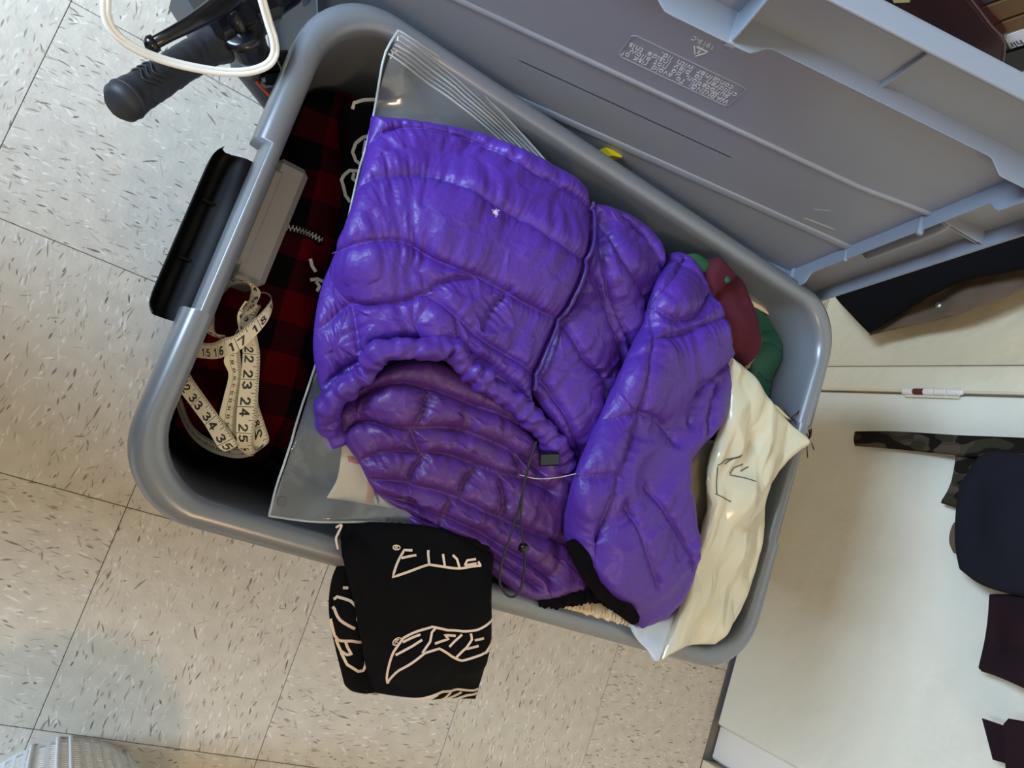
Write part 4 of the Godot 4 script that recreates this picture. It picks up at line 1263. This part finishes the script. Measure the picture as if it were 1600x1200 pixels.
# ---------------------------------------------------------------- far end of the tote
func build_far_end():
	var m := thing("poly_mailer", "crumpled white and cream plastic mailer standing at the far end of the tote", "mailer", at(1130, 800, 0.40))
	var P := patch([1138, 556, 1176, 586, 1206, 632, 1266, 692], [1266, 692, 1236, 712, 1196, 772, 1190, 850, 1152, 960, 1112, 1006], [1026, 1034, 1050, 1018, 1080, 1008, 1112, 1006], [1138, 556, 1134, 640, 1112, 706, 1104, 760, 1108, 790, 1082, 880, 1062, 950, 1026, 1034],
		{"hts": [[1140, 560, 0.47], [1180, 600, 0.47], [1264, 692, 0.475], [1200, 700, 0.475], [1130, 700, 0.475], [1150, 780, 0.48], [1190, 800, 0.455], [1100, 840, 0.47], [1160, 920, 0.455], [1070, 950, 0.47], [1110, 1004, 0.458], [1030, 1032, 0.466]], "thick": 0.02, "r": 0.016, "fac": 0.0075, "fa": 1.45, "nu": 95, "nv": 150, "seed": 21.0})
	part("sleeve_film", patch_mesh(P), M.mailer, m)
	var ik := []
	for s in [[1112, 726, 1124, 718, 1140, 714, 1150, 710], [1134, 740, 1140, 730, 1156, 724], [1134, 742, 1150, 746, 1164, 752], [1112, 770, 1136, 782], [1112, 728, 1114, 770], [1150, 736, 1162, 728], [1124, 724, 1136, 716, 1148, 712]]:
		ik.append(stroke(P, s, 0.0012, 0.001))
	part("thin_dark_lines", joined(ik), M.ink, m)  # thin dark lines drawn across the film
	var g := thing("grey_poly_bag", "pale blue grey plastic bag corner between the purple sleeve and the mailer", "plastic bag", at(1020, 1000, 0.46))
	var G := patch([982, 972, 1010, 978, 1040, 966, 1066, 948], [1066, 948, 1056, 980, 1040, 1008, 1028, 1034], [1008, 1012, 1014, 1020, 1020, 1032, 1028, 1034], [982, 972, 988, 988, 998, 1002, 1008, 1012], {"hts": [[1000, 980, 0.462], [1050, 960, 0.46], [1024, 1030, 0.468]], "thick": 0.006, "r": 0.006, "fac": 0.004, "nu": 30, "nv": 30, "seed": 5.0})
	part("film", patch_mesh(G), M.grey_film, g)
	var d := thing("dull_poly_bag", "dull khaki plastic wrap between the purple sleeve and the mailer", "plastic bag", at(1080, 780, 0.40))
	var D := patch([1096, 690, 1108, 688, 1120, 690, 1128, 700], [1128, 700, 1116, 760, 1104, 820, 1078, 900], [1060, 900, 1066, 902, 1072, 902, 1078, 900], [1096, 690, 1070, 740, 1078, 810, 1060, 900], {"hts": [[1100, 720, 0.44], [1080, 860, 0.44]], "thick": 0.012, "r": 0.01, "bot": 0.06, "inside": true, "fac": 0.004, "nu": 24, "nv": 40, "seed": 3.0})
	part("film", patch_mesh(D), M.dull_film, d)
	# maroon cloth with a folded flap and a stud
	var a := thing("maroon_garment", "maroon cloth garment with a small stud, folded beside the purple sleeve", "garment", at(1150, 490, 0.40))
	var A := patch([1108, 446, 1122, 440, 1146, 430, 1158, 442], [1158, 442, 1172, 480, 1184, 530, 1176, 560, 1164, 572], [1120, 540, 1136, 552, 1150, 562, 1164, 572], [1108, 446, 1108, 480, 1112, 510, 1120, 540], {"hts": [[1120, 460, 0.43], [1156, 450, 0.425], [1150, 510, 0.44], [1180, 530, 0.42], [1160, 568, 0.42]], "thick": 0.03, "r": 0.022, "wr": 0.004, "wf": 12.0, "bot": 0.14, "inside": true, "nu": 40, "nv": 50})
	part("body_cloth", patch_mesh(A), M.maroon, a)
	var F := patch([1098, 436, 1104, 424, 1112, 410, 1120, 402], [1120, 402, 1130, 410, 1140, 420, 1148, 434], [1108, 470, 1122, 456, 1136, 444, 1148, 434], [1098, 436, 1100, 448, 1104, 458, 1108, 470], {"hts": [[1120, 430, 0.446]], "thick": 0.018, "r": 0.012, "wr": 0.003, "bot": 0.06, "nu": 24, "nv": 24})
	var fp := part("flap", patch_mesh(F), M.maroon, a)
	part("stud", lathe(surf(F, 1128, 438, 0.0)[0], Vector3(0, 1, 0.2), [[0.0045, -0.001], [0.0045, 0.001], [0.003, 0.0022], [0, 0.0026]], 16), M.green, fp, "small green stud")
	var fr := []
	for i in 16:
		var b := Vector2(1168, 574).lerp(Vector2(1182, 556), i / 15.0)
		var p0 := at(b.x, b.y, 0.425)
		fr.append(tube([p0, p0 + Vector3(0.004, -0.008, -0.001 * (i % 3)), p0 + Vector3(0.008 + 0.003 * (i % 4), -0.012, -0.004 + 0.002 * (i % 5))], 0.0006, 5))
	part("fringe", joined(fr), M.cream, a, "cream fringe", "stuff")
	var n := thing("green_cloth", "dark green cloth fold tucked behind the maroon flap", "cloth", at(1095, 415, 0.42))
	part("fold", patch_mesh(patch([1072, 402, 1080, 396, 1092, 398, 1112, 412], [1112, 412, 1112, 424, 1106, 440, 1100, 450], [1084, 420, 1090, 430, 1096, 440, 1100, 450], [1072, 402, 1074, 408, 1080, 414, 1084, 420], {"hts": [[1090, 420, 0.435]], "thick": 0.016, "r": 0.010, "bot": 0.12, "wr": 0.002, "nu": 20, "nv": 20})), M.green_cloth, n)
	# green brim with stitched curves
	var c := thing("green_brim", "dark green stiff rounded piece with curved grooves at the far end", "cap brim", at(1200, 560, 0.36))
	var C := patch([1172, 474, 1190, 484, 1212, 510, 1224, 546], [1224, 546, 1230, 580, 1228, 620, 1220, 646], [1170, 600, 1186, 618, 1204, 634, 1220, 646], [1172, 474, 1168, 520, 1166, 560, 1170, 600], {"hts": [[1190, 500, 0.37], [1200, 560, 0.385], [1226, 590, 0.37], [1200, 620, 0.38], [1170, 540, 0.375]], "thick": 0.012, "r": 0.01, "seams": [[1184, 520, 1196, 518, 1212, 510], [1186, 536, 1204, 540, 1220, 556, 1226, 576, 1222, 592, 1206, 598, 1190, 594, 1180, 582], [1184, 606, 1204, 612, 1226, 616]], "amp": 0.0022, "w": 0.0016, "bot": 0.20, "inside": true, "nu": 70, "nv": 90})
	part("brim", patch_mesh(C), M.green, c)
	var tp := tube(path3([1168, 470, .376, 1190, 482, .376, 1208, 492, .374, 1214, 500, .372], 24), 0.004, 8, 0.5)
	part("edge_tape", tp, M.cream, c, "tan edge tape")
	var bl := thing("black_lace", "tangle of frayed black lace beside the mailer tip", "lace", at(1240, 668, 0.43))
	rng.seed = 4
	var ls := []
	for i in 26:
		var b := Vector2(1226, 650).lerp(Vector2(1262, 690), rng.randf())
		var p0 := at(b.x + rng.randf_range(-5, 5), b.y + rng.randf_range(-5, 5), 0.432 + rng.randf_range(-0.008, 0.008))
		var dd := Vector3(rng.randf_range(-1, 1), rng.randf_range(-0.4, 0.4), rng.randf_range(-1, 1)) * 0.012
		ls.append(tube([p0, p0 + dd + Vector3(0, 0.003, 0), p0 + dd * 2.0], 0.0008, 5))
	part("strands", joined(ls), M.cord, bl, "", "stuff")
	var sk := thing("cream_card", "small peach card edge poking out behind the mailer", "card", at(1212, 640, 0.45))
	part("card_face", patch_mesh(patch([1198, 628, 1206, 630, 1214, 634, 1222, 642], [1222, 642, 1228, 648, 1232, 652, 1236, 656], [1206, 642, 1214, 648, 1224, 652, 1236, 656], [1198, 628, 1200, 632, 1202, 638, 1206, 642], {"hts": [[1210, 640, 0.462]], "thick": 0.006, "r": 0.005, "nu": 12, "nv": 12})), M.cream, sk)
	# knitted cream edge under the jacket foot
	var kn := thing("cream_knit", "cream cable knit edge between the purple jacket and the tote rim", "knitwear", at(900, 955, 0.43))
	var kp := path3([826, 934, .425, 860, 942, .432, 900, 948, .436, 940, 958, .436, 975, 974, .434, 990, 986, .43], 120)
	part("knit_edge", tube(kp, func(s): return 0.0125 + 0.0022 * sin(s * 62.0), 18, 0.9, Vector3.UP, 0.12), M.cream, kn)
	var kb := []
	for i in range(4, 116, 4):
		var dd: Vector3 = (kp[i + 2] - kp[i - 2]).normalized()
		var sd := dd.cross(Vector3.UP).normalized()
		kb.append(tube([kp[i] + sd * 0.011 + dd * -0.003, kp[i] + Vector3(0, 0.0125, 0), kp[i] - sd * 0.011 + dd * 0.004], 0.0028, 7))
	part("cable_stitch", joined(kb), M.cream, kn, "", "stuff")
	# yellow tag seen in the gap between rim and lid
	var yt := thing("yellow_tag", "yellow scrap showing in the gap between tote rim and lid", "tag", at(962, 240, 0.43))
	part("tag_strip", prism([at(946, 230, .425), at(972, 240, .425), at(972, 246, .425), at(956, 243, .425)], Vector3(0, -0.05, 0), 0.0), M.yellow, yt)

# ---------------------------------------------------------------- things round the tote
func build_around():
	# hanging on the closet door: camouflage garment, navy and plum clothes
	var z := WALL_Z
	var c := thing("camo_garment", "brown camouflage garment hanging on the closet door with one strap dangling", "garment", Vector3(-0.36, 0.5, z + 0.03))
	var S := patch([1336, 674, 1400, 674, 1500, 680, 1600, 684, 1680, 690], [1680, 690, 1680, 705, 1680, 718, 1680, 730], [1336, 697, 1400, 702, 1500, 712, 1600, 720, 1680, 730], [1336, 674, 1334, 682, 1334, 690, 1336, 697], {"mode": "z", "hts": [[1350, 685, z + 0.020], [1600, 700, z + 0.045]], "thick": 0.010, "r": 0.006, "wr": 0.002, "wf": 30.0, "nu": 60, "nv": 14})
	part("strap", patch_mesh(S, 0.30), M.camo, c)
	var V := patch([1494, 710, 1530, 708, 1600, 712, 1680, 716], [1680, 716, 1680, 760, 1680, 800, 1680, 850], [1470, 786, 1500, 796, 1560, 820, 1680, 850], [1494, 710, 1490, 740, 1482, 764, 1470, 786], {"mode": "z", "hts": [[1500, 750, z + 0.022], [1600, 740, z + 0.04]], "thick": 0.012, "r": 0.006, "wr": 0.003, "wf": 16.0, "nu": 40, "nv": 24})
	part("front_edge", patch_mesh(V, 0.30), M.camo, c)
	var n := thing("navy_garment", "dark navy garment bulging out from the closet door below the camouflage", "garment", Vector3(-0.25, 0.45, z + 0.06))
	var N := patch([1500, 760, 1518, 730, 1545, 706, 1610, 712, 1700, 730], [1700, 730, 1704, 800, 1700, 880, 1700, 950], [1500, 890, 1530, 912, 1570, 926, 1640, 940, 1700, 950], [1500, 760, 1494, 800, 1493, 850, 1500, 890], {"mode": "z", "hts": [[1510, 800, z + 0.05], [1600, 820, z + 0.085]], "thick": 0.03, "r": 0.03, "wr": 0.003, "wf": 9.0, "nu": 40, "nv": 40})
	part("body_cloth", patch_mesh(N), M.navy, n)
	var nn := patch([1498, 820, 1494, 816, 1492, 816, 1488, 822], [1488, 822, 1484, 836, 1484, 850, 1490, 864], [1506, 868, 1500, 868, 1496, 866, 1490, 864], [1498, 820, 1502, 836, 1504, 852, 1506, 868], {"mode": "z", "hts": [[1495, 840, z + 0.04]], "thick": 0.012, "r": 0.008, "nu": 10, "nv": 16})
	part("hem_tab", patch_mesh(nn), M.tan_cloth, n, "olive hem edge")
	var m := thing("plum_garment", "dark plum garment corner hanging on the closet door below the navy one", "garment", Vector3(-0.05, 0.5, z + 0.04))
	var Mp := patch([1551, 928, 1600, 930, 1660, 940, 1720, 950], [1720, 950, 1722, 1010, 1722, 1070, 1720, 1130], [1533, 1049, 1560, 1058, 1610, 1080, 1720, 1130], [1551, 928, 1548, 960, 1540, 1010, 1533, 1049], {"mode": "z", "hts": [[1550, 990, z + 0.03], [1620, 1000, z + 0.06]], "thick": 0.014, "r": 0.008, "seams": [[1570, 1014, 1600, 1020, 1660, 1032]], "amp": 0.010, "w": 0.02, "nu": 40, "nv": 40})
	part("body_cloth", patch_mesh(Mp), M.plum, m)
	var ps := thing("plum_strap", "dark plum strap end sticking out from the closet door at the frame corner", "garment", Vector3(0.06, 0.5, z + 0.04))
	part("strap_end", prism([onz(1534, 1122, z + 0.04), onz(1566, 1133, z + 0.04), onz(1620, 1142, z + 0.04), onz(1620, 1206, z + 0.04), onz(1568, 1192, z + 0.04), onz(1551, 1187, z + 0.04), onz(1544, 1160, z + 0.04)], Vector3(0, 0, -0.012), 0.002), M.plum, ps)
	part("buckle", prism([onz(1566, 1131, z + 0.065), onz(1574, 1122, z + 0.065), onz(1620, 1130, z + 0.065), onz(1620, 1215, z + 0.065), onz(1570, 1215, z + 0.065)], Vector3(0, 0, -0.02), 0.003), M.plum, ps)
	# black coat with a tan lined hem, hanging behind the lid
	var b := thing("black_coat", "black coat with a tan lined hem hanging by the wall behind the lid", "coat", Vector3(-0.62, 0.2, z + 0.08))
	var Bc := patch([1288, 400, 1400, 370, 1500, 330, 1640, 280], [1640, 280, 1640, 330, 1640, 370, 1640, 412], [1358, 521, 1420, 480, 1500, 440, 1560, 428, 1640, 412], [1288, 400, 1300, 455, 1330, 492, 1358, 521], {"mode": "z", "hts": [[1320, 450, z + 0.08], [1500, 420, z + 0.12]], "thick": 0.02, "r": 0.012, "wr": 0.004, "wf": 8.0, "nu": 50, "nv": 30})
	part("outer_cloth", patch_mesh(Bc), M.black_cloth, b)
	var Lc := patch([1362, 515, 1420, 474, 1500, 438, 1560, 424, 1640, 404], [1640, 404, 1640, 412, 1640, 424, 1640, 436], [1358, 524, 1420, 510, 1490, 494, 1544, 474, 1640, 436], [1362, 515, 1360, 518, 1359, 521, 1358, 524], {"mode": "z", "hts": [[1400, 500, z + 0.06], [1550, 450, z + 0.075]], "thick": 0.008, "r": 0.005, "wr": 0.006, "wf": 14.0, "nu": 50, "nv": 18})
	var tl := part("tan_lining", patch_mesh(Lc), M.tan_cloth, b, "tan hem lining")
	part("snap", lathe(surf(Lc, 1468, 477, 0.0)[0], Vector3(0, 0.1, 1), [[0.0065, -0.001], [0.0065, 0.0015], [0.004, 0.003], [0, 0.0034]], 18), M.zip, tl, "metal snap")
	# behind the lid, on the far left: bin and books
	var bn := thing("maroon_bin", "dark maroon glossy plastic bin behind the top edge of the lid", "bin", onx(1500, 40, -0.62))
	var bp := []
	for q in [[1330, -40], [1500, -14], [1530, 20], [1548, 42], [1561, 54], [1567, 64], [1568, 76], [1564, 104], [1540, 130], [1400, 60]]: bp.append(onx(q[0], q[1], -0.60))
	part("bin_body", prism(bp, Vector3(-0.014, 0, 0), 0.004), M.bin, bn)
	var rimp := []
	for q in [[1510, -8], [1532, 20], [1549, 42], [1562, 55], [1567.5, 66], [1568, 78], [1564, 104]]: rimp.append(onx(q[0], q[1], -0.602))
	part("bin_lip", tube(crom(rimp, 40), 0.0026, 10), M.bin, bn)
	var bd := [["brown_book", "brown covered book, upper of two beside the maroon bin", [[1528, 14], [1700, -46], [1700, -14], [1550, 38]], M.book_brown, "book"], ["brown_book", "brown covered book, lower of two beside the white book", [[1551, 40], [1700, -12], [1700, 18], [1564, 56]], M.book_brown, "book"],
		["white_book", "white book with black lettering on its spine beside the maroon bin", [[1566, 57], [1700, 4], [1700, 44], [1578, 78]], M.book_white, "book"], ["black_book", "black book below the white lettered book", [[1562, 85], [1700, 44], [1700, 84], [1566, 122]], M.gloss_black, "book"], ["white_box", "white box edge at the frame corner above the lid", [[1580, 120], [1700, 70], [1700, 220], [1600, 168]], M.white_paint, "box"], ["grey_book", "grey book at the top of the stack beside the bin", [[1500, -10], [1700, -70], [1700, -48], [1527, 12]], M.frame_grey, "book"]]
	var dep := -0.617
	for e in bd:
		var pts := []
		for q in e[2]: pts.append(onx(q[0], q[1], dep))
		var o := thing(e[0], e[1], e[4], pts[0])
		part("cover", prism(pts, Vector3(-0.16, 0, 0), 0.0015), e[3], o)
		if e[0] == "white_book":
			var p0 := onx(1600, 60, dep + 0.002)
			var dx := (onx(1574, 67, dep) - onx(1600, 58, dep)).normalized()
			var ln := MeshInstance3D.new()
			ln.name = "spine_lettering"
			var tm := text_mesh("hira", 0.0105)
			tm.horizontal_alignment = HORIZONTAL_ALIGNMENT_LEFT
			ln.mesh = tm
			ln.material_override = M.ink
			var nx := Vector3(1, 0, 0)
			var dy := nx.cross(dx).normalized()
			ln.transform = Transform3D(Basis(dx, dy, nx), onx(1599, 65, dep + 0.001) - o.position)
			o.add_child(ln, true)
	var pp := thing("paper_packet", "small tan paper packet at the top edge beside the bin", "packet", onx(1410, 4, -0.56))
	part("packet_face", prism([onx(1390, -12, -0.56), onx(1424, -14, -0.56), onx(1421, 5, -0.56), onx(1396, 6, -0.56)], Vector3(-0.03, 0, 0), 0.001), M.paper, pp)
	# handlebar of a folded scooter
	var s := thing("scooter_handlebar", "black handlebar of a folded scooter with rubber grip and brake lever", "scooter", at(380, 60, 0.45))
	var g0 := at(197, 156, 0.47)
	var g1 := at(345, 62, 0.43)
	var gp := []
	for i in 40: gp.append(g0.lerp(g1, i / 39.0))
	var gr := part("grip", tube(gp, func(x): return 0.0165 + 0.0035 * (1.0 - smoothstep(0.0, 0.06, x)) * 0.3 + 0.004 * smoothstep(0.80, 0.98, x) - 0.0012 * sin(PI * x), 24, 1.0, Vector3.UP, 0.05), M.rubber, s)
	var wv := []
	for k in 3:
		var w := []
		for i in 12:
			var x := 0.16 + 0.05 * k + 0.03 * sin(i * 0.7)
			var a := 0.5 + 1.5 * i / 11.0
			var ax := (g1 - g0).normalized()
			var e1 := ax.cross(Vector3.UP).normalized()
			var e2 := e1.cross(ax)
			w.append(g0.lerp(g1, x) + (e1 * -cos(a) + e2 * sin(a)) * 0.0166)
		wv.append(tube(w, 0.0009, 5))
	part("grip_ridge", joined(wv), M.rubber, gr)
	part("grip_end", lathe(g0, (g0 - g1), [[0.017, 0.0], [0.0168, 0.006], [0.012, 0.011], [0, 0.012]], 24), M.rubber, gr)
	var bar := []
	for i in 12: bar.append(g1.lerp(at(455, -12, 0.40), i / 11.0))
	part("bar", tube(bar, 0.0125, 18), M.gloss_black, s)
	part("collar", lathe(g1.lerp(at(455, -12, 0.40), 0.0), (g1 - g0), [[0.0, -0.002], [0.0195, -0.002], [0.021, 0.001], [0.021, 0.008], [0.018, 0.012], [0, 0.012]], 26), M.rubber, s)
	var lv := path3([236, 70, 0.49, 262, 56, 0.495, 300, 36, 0.495, 330, 18, 0.49, 352, 2, 0.485, 376, -20, 0.475], 40)
	var bl := part("brake_lever", tube(lv, func(x): return 0.0052 + 0.0035 * smoothstep(0.1, 0.7, x), 16, 0.8), M.gloss_black, s)
	part("lever_tip", lathe(at(238, 69, 0.49), at(236, 70, 0.49) - at(262, 56, 0.495), [[0.0, -0.006], [0.007, -0.003], [0.0075, 0.001], [0.005, 0.005], [0, 0.0065]], 16), M.gloss_black, bl)
	var cl := st_new()
	cbox(cl, at(362, 38, 0.44), Vector3(0.03, 0.036, 0.045), 0.006, Basis(Vector3.UP, 0.9))
	cbox(cl, at(392, 16, 0.42), Vector3(0.04, 0.05, 0.05), 0.008, Basis(Vector3.UP, 0.9))
	part("lever_clamp", fin(cl), M.gloss_black, s)
	var bd0 := at(372, 36, 0.46)
	var bd1 := at(392, 84, 0.43)
	part("bell_stem", tube([bd0.lerp(at(366, 22, 0.46), 0.9), bd0, bd0.lerp(bd1, 0.3)], 0.0065, 14), M.gloss_black, s)
	part("bell", lathe(bd0.lerp(bd1, 0.2), bd1 - bd0, [[0.0, -0.001], [0.016, 0.0], [0.0195, 0.003], [0.0205, 0.007], [0.0185, 0.009], [0.0175, 0.024], [0.014, 0.032], [0.008, 0.035], [0, 0.0355]], 32), M.gloss_black, s)
	var stem := path3([392, 92, 0.36, 412, 118, 0.33, 436, 150, 0.305], 30)
	var sp := part("stem", tube(stem, 0.0225, 20, 1.0), M.frame_grey, s, "dark grey stem tube")
	part("stem_stripe", tube(path3([401, 127, 0.36, 414, 141, 0.352, 432, 160, 0.34, 450, 180, 0.33], 24), 0.0022, 8), M.orange_stripe, sp, "orange stripe along the stem")
	var lt := st_new()
	cbox(lt, at(418, 98, 0.375), Vector3(0.02, 0.02, 0.05), 0.004, Basis(Vector3.UP, 0.6))
	cbox(lt, at(430, 124, 0.37), Vector3(0.014, 0.014, 0.03), 0.003, Basis(Vector3.UP, 0.6))
	part("folding_catch", fin(lt), M.gloss_black, s)
	part("catch_wire", tube(path3([430, 88, 0.40, 438, 104, 0.40, 444, 122, 0.39, 452, 128, 0.38], 20), 0.0008, 6), M.steel, s, "thin steel wire")
	part("deck", prism([at(272, -20, 0.20), at(306, 34, 0.20), at(372, -4, 0.20), at(380, -40, 0.20)], Vector3(0, -0.06, 0), 0.006), M.frame_grey, s)
	# white flex hanging in a loop in front of the handlebar
	var w := thing("looped_flex", "white two core flex hanging in a loop over the handlebar", "cord", at(300, 100, 0.55))
	var wp := path3([168, -30, 0.58, 165, 4, 0.575, 167, 30, 0.57, 182, 54, 0.565, 214, 77, 0.56, 260, 95, 0.555, 310, 107, 0.553, 355, 113, 0.552, 392, 111, 0.552, 418, 101, 0.553, 429, 84, 0.555, 428, 62, 0.56, 420, 36, 0.565, 408, -6, 0.575, 402, -30, 0.58], 160)
	var cores := []
	for e in [-1.0, 1.0]:
		var l := []
		for i in wp.size():
			var d: Vector3 = (wp[min(i + 1, wp.size() - 1)] - wp[max(i - 1, 0)]).normalized()
			l.append(wp[i] + d.cross(Vector3.UP).normalized() * 0.0015 * e)
		cores.append(tube(l, 0.0020, 10))
	for e in cores: part("core", e, M.white_cord, w)
	# perforated white bin at the frame corner
	var hb := thing("perforated_basket", "white perforated plastic basket standing on the tiles at the frame corner", "basket", Vector3(0, 0, 0))
	var hc := at(86, 1290, 0.0)
	hb.position = hc
	var R0 := hc.distance_to(at(86, 1156, 0.0))
	var hh := 0.26
	var flare := 0.020
	var shell := []
	var wall_t := 0.0022
	var nsl := 56
	var bands := 16
	var stt := st_new()
	var pt := func(a: float, y: float, inn: float) -> Vector3: return hc + Vector3(cos(a) * (R0 + flare * y / hh - inn), y, sin(a) * (R0 + flare * y / hh - inn))
	var face := func(a0: float, a1: float, y0: float, y1: float):
		quad(stt, pt.call(a0, y0, 0.0), pt.call(a0, y1, 0.0), pt.call(a1, y1, 0.0), pt.call(a1, y0, 0.0))
		quad(stt, pt.call(a1, y0, wall_t), pt.call(a1, y1, wall_t), pt.call(a0, y1, wall_t), pt.call(a0, y0, wall_t))
	for i in nsl:
		var a0 := TAU * i / nsl
		var a1 := TAU * (i + 1) / nsl
		var am := lerpf(a0, a1, 0.38)
		face.call(a0, am, 0.0, hh)
		var yb := 0.018
		face.call(am, a1, 0.0, yb)
		var step := (hh - 0.03) / (bands * 2.0)
		for j in bands * 2:
			var ya := yb + step * j
			var slot := ya + step * 0.5
			face.call(am, a1, slot, ya + step)
			for q in [[pt.call(am, ya, 0.0), pt.call(a1, ya, 0.0), pt.call(a1, ya, wall_t), pt.call(am, ya, wall_t)], [pt.call(am, slot, 0.0), pt.call(am, slot, wall_t), pt.call(a1, slot, wall_t), pt.call(a1, slot, 0.0)]]: quad(stt, q[0], q[1], q[2], q[3])
		face.call(am, a1, yb + step * bands * 2, hh)
	stt.set_smooth_group(-1)
	part("basket_wall", fin(stt), M.white_plastic, hb)
	part("basket_base", lathe(hc, Vector3.UP, [[0, 0.0], [R0 - 0.004, 0.0], [R0 - 0.001, 0.002], [R0 - 0.001, 0.005], [0, 0.005]], 56), M.white_plastic, hb)
	part("basket_rim", lathe(hc, Vector3.UP, [[R0 + flare - 0.003, hh - 0.002], [R0 + flare + 0.006, hh - 0.002], [R0 + flare + 0.008, hh + 0.002], [R0 + flare + 0.006, hh + 0.006], [R0 + flare - 0.003, hh + 0.006], [R0 + flare - 0.005, hh + 0.002], [R0 + flare - 0.003, hh - 0.002]], 56), M.white_plastic, hb)
	for k in 8:
		var an: float = -PI / 2 - 0.33 + TAU * k / 8.0 + 0.39 * 0
		var d2 := at(52 if k == 0 else 108, 1168, 0.0) - hc
		an = atan2(d2.z, d2.x) if k < 2 else an
		part("rib", tube([pt.call(an, 0.002, -0.001), pt.call(an, hh * 0.5, -0.001), pt.call(an, hh, -0.001)], 0.0028, 8), M.white_plastic, hb)
